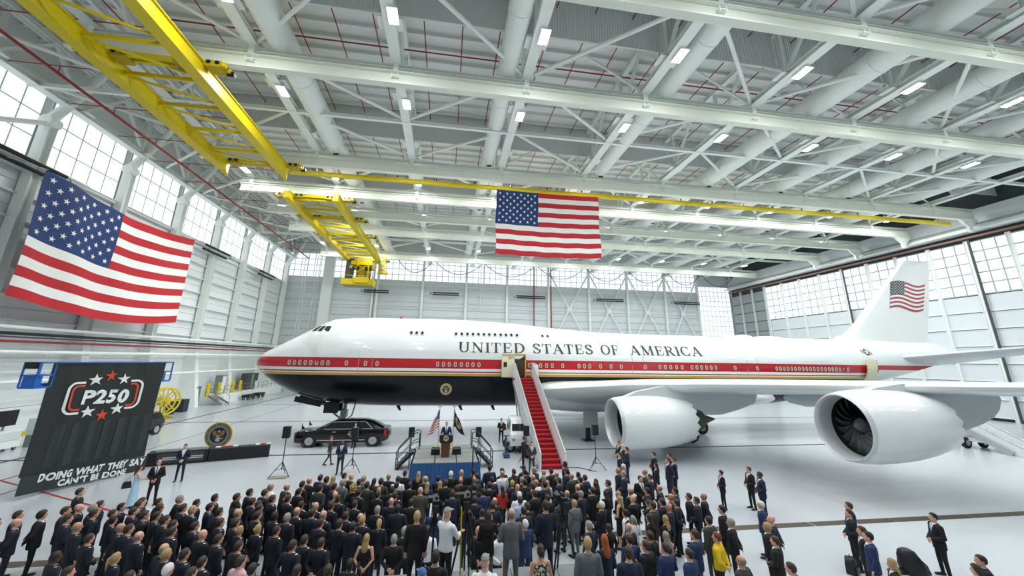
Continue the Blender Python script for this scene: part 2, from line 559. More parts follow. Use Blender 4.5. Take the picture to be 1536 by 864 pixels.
def window(n, loc, rot, wd, h, nx, nz, frame=MULL, mw=0.08):
    """glazing bay: frame bars and single panes; local X along the wall, Z up, front faces local -Y"""
    o = struct('window_%d' % n, loc); o.rotation_euler = (0, 0, rot)
    pw, ph = wd / nx, h / nz
    pme = MB().box((pw / 2, 0, ph / 2), (pw - mw - 0.02, 0.06, ph - mw - 0.02)).mesh('pane', GLOW)
    vb = MB().box((0, 0, h / 2), (mw, 0.1, h)).mesh('mullion', frame)
    hb = MB().box((wd / 2, 0, 0), (wd, 0.1, mw)).mesh('transom', frame)
    for i in range(nx):
        for j in range(nz):
            place('pane', pme, o, (i * pw, 0, j * ph))
    for i in range(nx + 1):
        place('mullion', vb, o, (i * pw, 0, 0))
    for j in range(nz + 1):
        place('transom', hb, o, (0, 0, j * ph))
    return o
wn = 1
for i in range(len(CY) - 1):
    window(wn, (XL + 0.12, CY[i + 1] - 0.4, 21.15), -PI / 2, CY[i + 1] - CY[i] - 0.8, 5.8, 5, 3); wn += 1
# infrared heater tubes on the left wall
for i, y in enumerate((30.0, 56.4, 72.5)):
    t = thing('heater_tube', 'pair of black radiant heater tubes below the left windows, %s from the camera' % ORD[i], 'heater', (XL + 1.5, y, 20.6), group='left wall heaters')
    for dz, L in ((0, 6.0), (-0.55, 5.6)):
        MB().tube([(dz * 0.4, 0, dz), (dz * 0.4, L, dz)], 0.16, 8).build('tube', BLACK, t, smooth=40)
    MB().tube([(0, 6, 0), (-0.0, 6.5, -0.1), (-0.2, 6.5, -0.5)], 0.05, 6).build('bend', GREYM, t)
    MB().bar((-0.6, -0.2, 0.4), (-0.6, 9, 0.4), 0.08, 0.08).build('hanger_rail', WHITE, t)
# service pipes along the lower left wall
for nm, lab, z, r, m_, dx in (('service_pipe', 'white service pipe along the left wall, topmost of the pipe bundle', 8.2, 0.13, WHITE, 2.5),
                          ('service_pipe', 'black service pipe along the left wall, just below the white pipe', 7.75, 0.12, BLKM, 2.6),
                          ('service_pipe', 'dark cable tray pipe along the left wall under the black pipe', 7.5, 0.06, DGREY, 2.75),
                          ('service_pipe', 'red service pipe along the left wall below the black pipes', 7.2, 0.09, RED, 2.65),
                          ('service_pipe', 'lower white service pipe along the left wall, below the red pipe', 6.45, 0.14, WHITE, 2.5),
                          ('service_pipe', 'lowest white rail along the left wall, behind the black banner', 4.3, 0.12, WHITE, 2.3)):
    t = thing(nm, lab, 'pipe', (XL + dx, 0, z), group='left wall pipes')
    MB().tube([(0, 20, 0), (0, 85, 0.1)], r, 8).build('run', m_, t, smooth=40)
    for y in range(22, 84, 4):
        MB().box((-dx / 2 + 0.2, y, -r - 0.04), (dx - 0.5, 0.08, 0.06)).build('bracket', WHITE if m_ is not BLKM else DGREY, t)

# ------------------------------------------------------------------ far wall
wf = struct('wall_far', (0, YF, 0))
MB().box(((XL + XR) / 2, 0.2, 15.5), (XR - XL, 0.3, 31.2)).build('backing', WALLG, wf)
FX = [-33.4, -24.2, -15.0, -5.7, 3.6, 12.6, 22.0, 31.5, 40.8, 50.2, 58.6]
for i in range(len(FX) - 1):
    wdt = FX[i + 1] - FX[i]
    pf = MB().box((wdt / 2, -0.02, 0.74), (wdt - 0.1, 0.12, 1.42)).mesh('panel', WALLG)
    for r in range(5, 15):
        place('panel', pf, wf, (FX[i], 0, 0.3 + 1.48 * r))
    for r in range(5):
        place('panel', pf, wf, (FX[i], 0, 0.3 + 1.48 * r))
    window(wn, (FX[i] + 0.1, YF - 0.12, 22.6), 0, wdt - 0.2, 5.0, 7, 4, MULL, 0.1); wn += 1
for i in range(len(FX) - 1):
    gf = MB().bar((FX[i], -0.2, 0), (FX[i + 1], -0.2, 0), 0.3, 0.09).mesh('girt', WALL)
    for r in range(5, 15):
        place('girt', gf, wf, (0, 0, 0.3 + 1.48 * r + 1.44))
for i, x in enumerate(FX):
    MB().ibeam((x, -0.45, 0), (x, -0.45, 29.5), 0.6, 0.45).build('column', WHITE, wf)
MB().ibeam((-15.9, -0.5, 0), (-15.9, -0.5, 29.5), 0.5, 0.35).build('column', WHITE, wf)
c2 = MB(); c2.box((-24.9, -0.9, 14.5), (2.0, 0.9, 29)); c2.build('column', WHITE, wf)
for z in (20.2, 21.6, 17.2):
    MB().bar((XL, -0.3, z), (58.6, -0.3, z), 0.12, 0.16).build('girt', WHITE, wf)
for i in range(6, 10):
    x0, x1 = FX[i], FX[i + 1]; xm = (x0 + x1) / 2
    for p0, p1 in (((x0, 9.0), (xm, 17.5)), ((x1, 9.0), (xm, 17.5)), ((xm, 17.5), (x0, 26.0)), ((xm, 17.5), (x1, 26.0))):
        MB().tube([(p0[0], -0.7, p0[1]), (p1[0], -0.7, p1[1])], 0.17, 8).build('wind_brace', WHITE, wf)
    MB().box((xm, -0.7, 17.5), (1.1, 0.1, 1.0)).build('gusset', WHITE, wf)
window(wn, (59.0, YF - 0.12, 9.0), 0, 8.4, 15.2, 8, 13); wn += 1
for i, x in enumerate((18.6, 22.5)):
    t = thing('riser_pipe', 'red vertical standpipe on the back wall, %s of two' % ('left' if i == 0 else 'right'), 'pipe', (x, YF - 0.9, 0), group='back wall standpipes')
    MB().tube([(0, 0, 0), (0, 0, 29)], 0.13, 8).build('run', RED, t, smooth=40)
    for z in range(2, 28, 5):
        MB().box((0, 0.25, z), (0.4, 0.6, 0.08)).build('clamp', WHITE, t)
for i, (x, L) in enumerate(((-17.5, 5.0), (-3.5, 5.5), (14.5, 6.5), (32.8, 6.5), (51.8, 6.5))):
    t = thing('heater_tube', 'black radiant heater tube high on the back wall, %s from the left' % ORD[i], 'heater', (x, YF - 1.6, 20.0), group='back wall heaters')
    MB().tube([(0, 0, 0), (L, 0, 0)], 0.13, 8).build('tube', BLACK, t, smooth=40)
    MB().tube([(0, 0, -0.4), (L, 0, -0.4)], 0.13, 8).build('tube', BLACK, t, smooth=40)
    MB().box((-0.4, 0, -0.2), (0.5, 0.4, 0.5)).build('burner', GREYM, t)
    for q in (0.1, 0.9):
        MB().box((L * q, 0.75, 0.2), (0.1, 1.7, 0.08)).build('wall_bracket', WHITE, t)
# caged ladders and conduits in the back left corner
for i, (x, lab) in enumerate(((-29.6, 'white wall ladder in the back left corner, left one'), (-27.2, 'white wall ladder in the back left corner, right one'), (7.0, 'white caged ladder on the back wall above the aircraft'))):
    t = thing('wall_ladder', lab, 'ladder', (x, YF - 0.8, 0), group='back wall ladders')
    for s in (-0.3, 0.3):
        MB().tube([(s, 0, 0), (s, 0, 27)], 0.06, 6).build('stile', WHITE, t)
    rg = MB()
    for k in range(60):
        rg.bar((-0.3, 0, 1 + 0.43 * k), (0.3, 0, 1 + 0.43 * k), 0.04, 0.04)
    rg.build('rungs', WHITE, t, kind='stuff')
# festoon cable swags
for i, (x0, x1) in enumerate(((-9.8, -3.6), (-2.8, 6.0), (6.8, 16.4), (17.4, 26.6), (27.6, 35.6), (36.6, 44.6), (45.4, 52.6), (53.2, 60.5))):
    pts = [(x0 + (x1 - x0) * t_ / 10, 0, -2.2 * (1 - ((t_ - 5) / 5) ** 2)) for t_ in range(11)]
    t = thing('cable_swag', 'sagging black cable loop in front of the back windows, %s from the left' % ORD[i], 'cable', (0, 76.15, 24.42), group='festoon cable loops')
    MB().tube(pts, 0.06, 6).build('cable', BLKM, t, smooth=60)
    MB().box((x0, 0, 0.1), (0.2, 0.2, 0.3)).build('trolley', GREYM, t)

# ------------------------------------------------------------------ right wall: big sliding doors
wr = struct('wall_right', (XR, 0, 0))
MB().box((0.35, (YB + YF) / 2, 15.5), (0.3, YF - YB, 31.2)).build('backing', DGREY, wr)
RY = [10.8, 15.1, 19.4, 23.8, 28.1, 32.4, 36.6, 40.8, 45.2, 49.6, 54.0, 58.4, 62.8, 67.2, 71.5, 76.0]
pr_ = MB().box((0, 2.15, 1.03), (0.14, 4.2, 2.0)).mesh('panel', WALLG)
lip = MB().box((-0.12, 2.15, 0), (0.2, 4.2, 0.12)).mesh('girt', WALL)
for i in range(len(RY) - 1):
    for r in range(7):
        place('panel', pr_, wr, (0, RY[i], 0.4 + 2.15 * r)); place('girt', lip, wr, (0, RY[i], 0.4 + 2.15 * r))
    window(wn, (XR - 0.02, RY[i + 1] - 0.05, 15.5), -PI / 2, RY[i + 1] - RY[i] - 0.1, 6.9, 3, 5, MULR, 0.14)
    bpy.data.objects['window_%d' % wn].rotation_euler = (0, 0, -PI / 2); wn += 1
for i, y in enumerate(RY):
    sm = (i in (1, 4, 7, 11))
    MB().ibeam((-0.25, y, 0), (-0.25, y, 22.6), 0.4, 0.35).build('mullion_post', WHITE, wr)
    if sm:
        MB().box((-0.5, y - 0.45, 11.3), (0.12, 0.22, 22.6)).build('door_seam', DGREY, wr)
prd = MB().box((0, 1.8, 1.03), (0.14, 3.5, 2.0)).mesh('panel', DARKW)
for j in range(3):
    for r in range(10):
        place('panel', prd, wr, (-0.2, 76.1 + 3.6 * j, 0.4 + 2.15 * r))
    MB().ibeam((-0.4, 76.1 + 3.6 * j, 0), (-0.4, 76.1 + 3.6 * j, 22.6), 0.3, 0.3).build('mullion_post', WALLG, wr)
hd = thing('door_header_rail', 'long door header with rust brown rail along the top of the right hangar doors', 'rail', (XR - 0.6, 0, 22.7))
MB().box((-0.1, 39, 0.15), (0.4, 96, 0.2)).build('rail', BRONZE, hd)
MB().box((-0.6, 39, 0.75), (1.6, 96, 0.12)).build('shelf', WHITE, hd)
MB().tube([(-0.9, -8, 1.1), (-0.9, 86, 1.1)], 0.22, 8).build('pipe', WHITE, hd)
MB().tube([(-1.4, -8, 1.35), (-1.4, 86, 1.35)], 0.1, 8).build('pipe', GREYM, hd)
MB().box((0.2, 39, 2.4), (0.4, 96, 2.6)).build('fascia', WALLG, hd)
# ================================================================== the aircraft
YC = 39.4
ac = thing('aircraft', 'huge white, red and navy four-engined jet airliner parked nose left in the hangar', 'aircraft', (0, YC, 0))
TOP = [(-16.35, 5.72), (-16.17, 6.3), (-15.7, 6.78), (-14.94, 7.22), (-14.17, 7.66), (-13.39, 8.1), (-12.61, 8.54), (-11.82, 9.0), (-11.2, 9.36), (-10.6, 9.66), (-10.0, 9.84), (-8.72, 9.98), (-6.6, 10.05), (-1.4, 10.1), (1.8, 10.08), (5.75, 9.92), (8.44, 9.7), (11.9, 9.42), (15.4, 9.22), (19, 9.15), (30, 9.15), (42, 9.15), (47.2, 9.14), (54.5, 9.15), (56.3, 9.05), (57.4, 8.7), (57.9, 8.25)]
BOT = [(-16.35, 5.68), (-16.08, 5.42), (-15.81, 5.14), (-15.19, 4.66), (-14.6, 4.28), (-14.01, 3.95), (-13.14, 3.53), (-12.28, 3.2), (-11.43, 2.96), (-10.59, 2.77), (-9.47, 2.6), (-8.34, 2.48), (-6.08, 2.36), (-3.8, 2.31), (2, 2.3), (30, 2.3), (34, 2.5), (38, 3.1), (42, 3.9), (45.6, 4.75), (49.4, 5.75), (53.6, 6.8), (56.8, 7.65), (57.9, 8.1)]
WID = [(-16.35, 0.02), (-16.2, 0.42), (-15.8, 0.92), (-15.1, 1.45), (-14.2, 1.92), (-13.2, 2.3), (-12, 2.65), (-10.5, 2.95), (-9, 3.12), (-7, 3.22), (-5, 3.25), (38, 3.25), (41, 3.12), (45, 2.75), (49, 2.15), (53, 1.4), (56, 0.75), (57.5, 0.35), (57.9, 0.1)]
def interp(T, x):
    if x <= T[0][0]: return T[0][1]
    for (a, va), (b_, vb) in zip(T, T[1:]):
        if x <= b_:
            return va + (vb - va) * (x - a) / (b_ - a)
    return T[-1][1]
def hw(x, z):
    zt = interp(TOP, x); zb_ = interp(BOT, x); W = interp(WID, x)
    if z <= zb_ or z >= zt:
        return 0.0
    zm = min(zt, 9.2)
    h = (zm - zb_) / 2; zc = (zm + zb_) / 2
    q = 1 - ((z - zc) / h) ** 2 if h > 0 else 0
    m = W * math.sqrt(q) if q > 0 else 0.0
    hr = 2.45 * max(0.0, min(1.0, (x + 13.5) / 3.0))
    u = 0.0
    if hr > 0.3 and zt > 8.3:
        q = hr * hr - (z - (zt - hr)) ** 2
        u = math.sqrt(q) if q > 0 else 0.0
    if m > 0 and u > 0:
        k = 5
        return (m ** k + u ** k) ** (1 / k) if abs(m - u) < 0.8 else max(m, u)
    return max(m, u)
def skin(x, z, off=0.0):
    """point on the port side of the fuselage skin, pushed out by off"""
    y = hw(x, z); e = 0.06
    dx = (hw(x + e, z) - hw(x - e, z)) / (2 * e); dz = (hw(x, z + e) - hw(x, z - e)) / (2 * e)
    n = Vector((-dx, 1, -dz)).normalized()
    return Vector((x + n.x * off, -(y + n.y * off), z + n.z * off))
xs = [-16.35, -16.3, -16.2, -16.05, -15.85, -15.6, -15.3, -15.1, -14.9, -14.7, -14.5, -14.25, -14.0, -13.75, -13.5, -13.25, -13, -12.75, -12.5, -12.25, -12, -11.75, -11.5, -11.25, -11, -10.75, -10.5, -10.25, -10, -9.7, -9.4, -9, -8.7, -8.35, -8, -7.5, -7, -6.5, -6, -5, -4] + [x * 1.5 for x in range(-2, 24)] + [36 + 0.5 * x for x in range(0, 38)] + [55, 56, 56.8, 57.4, 57.9]
rings = []
NP = 34
for x in xs:
    zt = interp(TOP, x); zb_ = interp(BOT, x); P = []; S = []
    for i in range(NP + 1):
        z = zb_ + (zt - zb_) * (1 - math.cos(PI * i / NP)) / 2
        y = hw(x, z) if 0 < i < NP else 0.0
        P.append(Vector((x, -y, z))); S.append(Vector((x, y, z)))
    rings.append(P + S[-2:0:-1])
# livery: colour bands by height, a plain white tail below the red line
lv = bpy.data.materials.new('fuselage_livery'); lv.use_nodes = True
nt = lv.node_tree; b = nt.nodes['Principled BSDF']
tc = nt.nodes.new('ShaderNodeTexCoord'); sx = nt.nodes.new('ShaderNodeSeparateXYZ')
nt.links.new(tc.outputs['Object'], sx.inputs[0])
dv = nt.nodes.new('ShaderNodeMath'); dv.operation = 'DIVIDE'; dv.inputs[1].default_value = 12
nt.links.new(sx.outputs['Z'], dv.inputs[0])
C_W, C_R, C_N, C_G, C_C, C_D = 'e0e4e2', 'b01f24', '080e18', 'b59a4c', 'ecdcb4', '8c1c28'
def ramp(stops):
    r = nt.nodes.new('ShaderNodeValToRGB'); cr = r.color_ramp; cr.interpolation = 'CONSTANT'
    for i, (z, c) in enumerate(stops):
        e = cr.elements[i] if i < 2 else cr.elements.new(z / 12)
        e.position = z / 12; e.color = (*lin(c), 1)
    nt.links.new(dv.outputs[0], r.inputs[0])
    return r
r1 = ramp([(0, C_N), (4.97, C_G), (5.17, C_C), (5.28, C_D), (5.39, C_W), (5.62, C_R), (6.38, C_W)])
r2 = ramp([(0, C_W), (5.95, C_R), (6.38, C_W)])
gt = nt.nodes.new('ShaderNodeMath'); gt.operation = 'GREATER_THAN'; gt.inputs[1].default_value = 44.5
nt.links.new(sx.outputs['X'], gt.inputs[0])
mx = nt.nodes.new('ShaderNodeMix'); mx.data_type = 'RGBA'
nt.links.new(gt.outputs[0], mx.inputs[0]); nt.links.new(r1.outputs[0], mx.inputs[6]); nt.links.new(r2.outputs[0], mx.inputs[7])
nt.links.new(mx.outputs[2], b.inputs['Base Color'])
b.inputs['Roughness'].default_value = 0.25; b.inputs['Coat Roughness'].default_value = 0.05; b.inputs['Specular IOR Level'].default_value = 0.3
g2 = nt.nodes.new('ShaderNodeMath'); g2.operation = 'GREATER_THAN'; g2.inputs[1].default_value = 4.97
nt.links.new(sx.outputs['Z'], g2.inputs[0])
g3 = nt.nodes.new('ShaderNodeMath'); g3.operation = 'MULTIPLY'; g3.inputs[1].default_value = 0.6
nt.links.new(g2.outputs[0], g3.inputs[0]); nt.links.new(g3.outputs[0], b.inputs['Coat Weight'])
MB().loft(rings).build('fuselage', lv, ac, smooth=50)
AW = mat('aircraft_white_gloss', 'e2e6e4', 0.25, coat=0.5)
AG = mat('aircraft_grey', 'c4c9ca', 0.35, coat=0.2)
LTITLE = mat('title_black', '1a1b20', 0.35)
GOLD = mat('seal_gold', 'c8ab4e', 0.4)
NAVY = mat('seal_navy', '14213f', 0.4)
SEALW = mat('seal_white', 'e9e6da', 0.5)
CREAMD = mat('door_lining_cream', 'd8d2b4', 0.6)
DSHADE = mat('doorway_shade_brown', '3a2c1c', 0.8)  # dark brown painted where the open doors show a shaded recess
GLASS = mat('dark_window_glass', '262b2e', 0.1)
WRIM = mat('window_rim', 'cdc0b4', 0.35)

# ---- cabin windows: a rim with a pane inside
def win_mesh(wd, h, rimw):
    rim = MB(); n = 14; o = []; i_ = []
    for k in range(n):
        a = 2 * PI * k / n
        cx = math.copysign(abs(math.cos(a)) ** 0.75, math.cos(a)); cz = math.copysign(abs(math.sin(a)) ** 0.75, math.sin(a))
        o.append((cx * wd / 2, cz * h / 2)); i_.append((cx * (wd / 2 - rimw), cz * (h / 2 - rimw)))
    vs = [(x, 0, z) for x, z in o] + [(x, -0.03, z) for x, z in o] + [(x, -0.03, z) for x, z in i_] + [(x, -0.005, z) for x, z in i_]
    fs = []
    for k in range(n):
        k2 = (k + 1) % n
        for r in range(3):
            fs.append((r * n + k, r * n + k2, (r + 1) * n + k2, (r + 1) * n + k))
    rim.add(vs, fs)
    pane = MB(); pane.add([(x, -0.008, z) for x, z in i_], [tuple(range(n))])
    return rim, pane
rim, pane = win_mesh(0.27, 0.40, 0.055)
rimm = rim.mesh('cabin_window', WRIM); panem = pane.mesh('pane', mat('cabin_pane', '7d6a66', 0.15))
rim2, pane2 = win_mesh(0.30, 0.40, 0.035)
rimm2 = rim2.mesh('upper_window', mat('window_rim_white', 'c9ccca', 0.35)); panem2 = pane2.mesh('pane', GLASS)
def add_win(x, z, rm, pn, nm):
    p = skin(x, z, 0.035); q = skin(x, z, 1.035); n = (q - p).normalized()
    X = Vector((1, 0, 0)); X = (X - n * X.dot(n)).normalized(); Z = X.cross(-n).normalized()
    m = Matrix((X, -n, Z)).transposed().to_4x4(); m.translation = p
    o = place(nm, rm, ac); o.matrix_local = m
    c = place('pane', pn, o)
WM = [-12.83, -12.39, -11.93, -11.47, -11.01, -10.54, -10.08, -9.61, -8.14, -6.6, -5.66, -0.65, -0.15, 0.34, 0.85, 1.37, 1.89, 2.38, 2.9, 7.39, 7.91, 8.41, 8.95, 9.47, 10.44, 11.97, 12.48, 12.98, 14.01, 15.01, 16.01, 18.38, 19.83, 20.38, 20.93, 21.51, 22.09, 23.11, 23.6, 24.1, 24.61, 25.1, 25.59, 27.63, 30.02, 32.15, 32.57, 32.99, 33.4, 33.82, 34.24, 34.66, 35.09, 35.51, 35.94, 36.36, 36.79, 37.22, 37.65, 38.09, 38.52, 38.96, 39.39, 39.83, 40.27]
for x in WM:
    add_win(x, 5.97, rimm, panem, 'cabin_window')
for x in (-3.14, -2.67, -2.18, 0.8, 1.31, 1.82, 2.33, 2.83, 3.33, 3.82, 4.34, 4.87, 5.36, 5.86, 6.39, 8.82, 9.33):
    add_win(x, 8.6, rimm2, panem2, 'upper_window')

def patch(poly, off, nx=1, thick=0.0, side=-1):
    """quad given as 4 (x,z) corners, laid on the skin with subdivisions"""
    m = MB(); N = 8
    (a, b_, c, d) = poly
    vs = []
    for j in range(N + 1):
        for i in range(nx + 1):
            s, t = i / nx, j / N
            x = (a[0] * (1 - s) + b_[0] * s) * (1 - t) + (d[0] * (1 - s) + c[0] * s) * t
            z = (a[1] * (1 - s) + b_[1] * s) * (1 - t) + (d[1] * (1 - s) + c[1] * s) * t
            p = skin(x, z, off)
            if side > 0:
                p.y = -p.y
            vs.append(p)
    fs = []
    for j in range(N):
        for i in range(nx):
            k = j * (nx + 1) + i
            fs.append((k, k + 1, k + nx + 2, k + nx + 1))
    m.add(vs, fs)
    if thick:
        vs2 = [p + Vector((0, -thick, 0)) for p in vs]; o = len(vs)
        m.add(vs2, [tuple(reversed(f)) for f in fs])
        for j in range(N):
            for i in (0, nx):
                k = j * (nx + 1) + i
                m.f.append((k, k + nx + 1, k + nx + 1 + o, k + o)); m.m.append(0)
        for j in (0, N):
            for i in range(nx):
                k = j * (nx + 1) + i
                m.f.append((k, k + 1, k + 1 + o, k + o)); m.m.append(0)
    return m
# cockpit glazing, both sides
for q in (((-11.75, 8.62), (-11.32, 8.6), (-11.02, 9.08), (-11.3, 9.12)), ((-11.2, 8.6), (-10.76, 8.58), (-10.56, 9.07), (-10.92, 9.09)), ((-10.66, 8.58), (-10.1, 8.58), (-10.05, 9.05), (-10.46, 9.07))):
    for sd in (-1, 1):
        patch(q, 0.015, 2, 0, sd).build('cockpit_window', GLASS, ac)
# front passenger door, swung open forwards
patch(((5.95, 5.0), (7.0, 5.0), (7.0, 6.88), (5.95, 6.88)), 0.035, 2).build('doorway_dark_patch', DSHADE, ac)  # flat dark patch on the skin stands in for the shaded opening
fr_ = MB()
for q in (((5.88, 4.95), (5.97, 4.95), (5.97, 6.93), (5.88, 6.93)), ((6.98, 4.95), (7.07, 4.95), (7.07, 6.93), (6.98, 6.93)), ((5.9, 6.86), (7.05, 6.86), (7.05, 6.95), (5.9, 6.95))):
    p = patch(q, 0.01, 1, 0.05); fr_.add(p.v, p.f)
fr_.build('door_frame', GOLD, ac)
dr = patch(((4.86, 5.02), (5.98, 5.02), (5.98, 6.87), (4.86, 6.87)), 0.3, 2, 0.14).build('cabin_door', CREAMD, ac)
p = skin(5.6, 6.55, 0.46)
MB().tube([p, p + Vector((0, -0.06, 0))], 0.14, 10).build('door_wheel', GOLD, dr)
p = skin(5.15, 6.0, 0.46)
MB().box(p, (0.28, 0.06, 0.4)).build('door_window', GLASS, dr)
# rear door
patch(((43.55, 5.15), (44.35, 5.15), (44.2, 6.9), (43.55, 6.9)), 0.035, 2).build('doorway_dark_patch', DSHADE, ac)  # no hole here either, the opening's shade is a dark patch
patch(((42.5, 5.1), (43.75, 5.0), (43.6, 6.9), (42.35, 6.9)), 0.3, 2, 0.14).build('cabin_door', CREAMD, ac)
# door outlines further aft and forward
for x in (-7.2, 17.1, 29.0):
    fr_ = MB()
    for q in (((x, 5.0), (x + 0.04, 5.0), (x + 0.04, 6.9), (x, 6.9)), ((x + 1.1, 5.0), (x + 1.14, 5.0), (x + 1.14, 6.9), (x + 1.1, 6.9))):
        p = patch(q, 0.006, 1); fr_.add(p.v, p.f)
    fr_.build('door_outline', mat('door_seam_grey', '9c8f8f', 0.5), ac)

# ---- title lettering: thick and thin strokes with slab serifs
def pen(path, thick, thin, seg=0.06):
    """ribbon along a path, wide where it runs upright"""
    pts = []
    for (a, b_) in zip(path, path[1:]):
        n = max(1, int(math.hypot(b_[0] - a[0], b_[1] - a[1]) / seg))
        for i in range(n):
            pts.append((a[0] + (b_[0] - a[0]) * i / n, a[1] + (b_[1] - a[1]) * i / n))
    pts.append(path[-1])
    vs = []; fs = []
    for i, p in enumerate(pts):
        q0 = pts[max(0, i - 1)]; q1 = pts[min(len(pts) - 1, i + 1)]
        dx, dy = q1[0] - q0[0], q1[1] - q0[1]; L = math.hypot(dx, dy) or 1
        wdt = (thin + (thick - thin) * abs(dy / L) ** 1.5) / 2
        vs += [(p[0] - dy / L * wdt, p[1] + dx / L * wdt), (p[0] + dy / L * wdt, p[1] - dx / L * wdt)]
    for i in range(len(pts) - 1):
        fs.append((2 * i, 2 * i + 1, 2 * i + 3, 2 * i + 2))
    return vs, fs
def arc(cx, cy, rx, ry, a0, a1, n=14):
    return [(cx + rx * math.cos(math.radians(a0 + (a1 - a0) * i / n)), cy + ry * math.sin(math.radians(a0 + (a1 - a0) * i / n))) for i in range(n + 1)]
TK, TN = 0.17, 0.055
def ser(x, y, w_=0.34):
    return ([(x - w_ / 2, y), (x + w_ / 2, y)], TN, TN)
def glyph(ch):
    V = TK; N = TN
    if ch == 'I': return [([(0.17, 0), (0.17, 1)], V, N), ser(0.17, 0.02), ser(0.17, 0.98)], 0.34
    if ch == 'U': return [([(0.18, 1), (0.18, 0.34)] + arc(0.46, 0.32, 0.28, 0.30, 180, 360) + [(0.74, 1)], 0.13, N), ([(0.18, 1), (0.18, 0.34)], V, N), ser(0.18, 0.98), ser(0.74, 0.98, 0.28)], 0.92
    if ch == 'N': return [([(0.17, 0), (0.17, 1)], 0.06, N), ([(0.15, 0.98), (0.80, 0.0)], 0.2, N), ([(0.80, 0), (0.80, 1)], 0.06, N), ser(0.17, 0.02, 0.3), ser(0.12, 0.98, 0.24), ser(0.80, 0.98, 0.3)], 0.96
    if ch == 'T': return [([(0.38, 0), (0.38, 1)], V, N), ([(0.0, 0.97), (0.76, 0.97)], N, N), ([(0.03, 0.98), (0.0, 0.70)], 0.06, N), ([(0.73, 0.98), (0.76, 0.70)], 0.06, N), ser(0.38, 0.02)], 0.76
    if ch in 'EF':
        g = [([(0.2, 0), (0.2, 1)], V, N), ([(0.06, 0.97), (0.70, 0.97)], N, N), ([(0.2, 0.52), (0.54, 0.52)], N, N), ([(0.68, 0.98), (0.71, 0.72)], 0.06, N), ([(0.54, 0.66), (0.54, 0.38)], 0.05, N)]
        if ch == 'E': g += [([(0.06, 0.03), (0.72, 0.03)], N, N), ([(0.70, 0.02), (0.75, 0.30)], 0.06, N)]
        else: g += [ser(0.2, 0.02)]
        return g, 0.78
    if ch == 'D': return [([(0.2, 0), (0.2, 1)], V, N), ([(0.06, 0.97), (0.40, 0.97)] + arc(0.40, 0.5, 0.42, 0.47, 90, -90) + [(0.06, 0.03)], V, N)], 0.92
    if ch == 'S': return [([(0.60, 0.72)] + arc(0.35, 0.74, 0.24, 0.235, 20, 180, 8) + arc(0.35, 0.74, 0.24, 0.16, 180, 250, 4) + [(0.42, 0.47)] + arc(0.35, 0.27, 0.27, 0.19, 60, 0, 4) + arc(0.35, 0.26, 0.27, 0.235, 0, -165, 8), 0.15, 0.07), ([(0.60, 0.97), (0.60, 0.70)], 0.05, N), ([(0.07, 0.03), (0.07, 0.32)], 0.05, N), ([(0.2, 0.6), (0.5, 0.4)], 0.2, 0.14)], 0.72
    if ch == 'A': return [([(0.12, 0), (0.46, 1)], 0.06, N), ([(0.44, 1), (0.82, 0)], 0.19, N), ([(0.23, 0.32), (0.68, 0.32)], N, N), ser(0.12, 0.02, 0.26), ser(0.82, 0.02, 0.32)], 0.94
    if ch == 'O': return [(arc(0.47, 0.5, 0.39, 0.48, 0, 360, 28), V, N)], 0.94
    if ch == 'C': return [(arc(0.47, 0.5, 0.39, 0.48, 48, 318, 22), V, N), ([(0.77, 0.97), (0.77, 0.68)], 0.05, N), ([(0.73, 0.2), (0.82, 0.3)], 0.06, N)], 0.88
    if ch == 'M': return [([(0.16, 0), (0.18, 1)], 0.06, N), ([(0.18, 1), (0.55, 0.03)], 0.19, N), ([(0.55, 0.03), (0.92, 1)], 0.06, N), ([(0.94, 1), (0.94, 0)], V, N), ser(0.16, 0.02, 0.28), ser(0.94, 0.02), ser(0.12, 0.98, 0.2), ser(1.0, 0.98, 0.2)], 1.12
    if ch == 'R': return [([(0.2, 0), (0.2, 1)], V, N), ([(0.06, 0.97), (0.40, 0.97)] + arc(0.40, 0.745, 0.28, 0.225, 90, -90) + [(0.2, 0.52)], V, N), ([(0.42, 0.52), (0.78, 0.02)], 0.19, N), ser(0.2, 0.02), ser(0.80, 0.02, 0.24)], 0.90
    return [], 0.4
for word, x0, x1 in (('UNITED', 1.05, 7.0), ('STATES', 7.72, 13.42), ('OF', 14.2, 15.98), ('AMERICA', 17.05, 24.4)):
    gs = [glyph(c) for c in word]
    tot = sum(g[1] for g in gs) + 0.14 * (len(gs) - 1)
    k = (x1 - x0) / tot; x = x0
    for g, wd in gs:
        tl = MB()
        for path, a, b_ in g:
            vs, fs = pen(path, a, b_)
            tl.add([skin(x + px_ * k, 7.02 + py_ * 0.86, 0.028) for px_, py_ in vs], fs)
        tl.build('title_letter', LTITLE, ac)
        x += (wd + 0.14) * k

# ---- round seal, as layered relief: used on the aircraft, lectern, stand and flag
def star_poly(cx, cy, r, rot=90, k=0.382, n=5):
    return [(cx + (r if i % 2 == 0 else r * k) * math.cos(math.radians(rot + 180 / n * i)), cy + (r if i % 2 == 0 else r * k) * math.sin(math.radians(rot + 180 / n * i))) for i in range(2 * n)]
def star_fill(m, cx, cy, r, fn, mi=0, rot=90):
    P = [(cx, cy)] + star_poly(cx, cy, r, rot)
    m.add([fn(x, y) for x, y in P], [(0, 1 + i, 1 + (i + 1) % 10) for i in range(10)], mi)
def annulus(m, r0, r1, fn, mi, n=40):
    vs = []
    for k in range(n):
        a = 2 * PI * k / n
        vs += [fn(r0 * math.cos(a), r0 * math.sin(a)), fn(r1 * math.cos(a), r1 * math.sin(a))]
    m.add(vs, [(2 * k, 2 * k + 1, 2 * ((k + 1) % n) + 1, 2 * ((k + 1) % n)) for k in range(n)], mi)
RINGTXT = {}
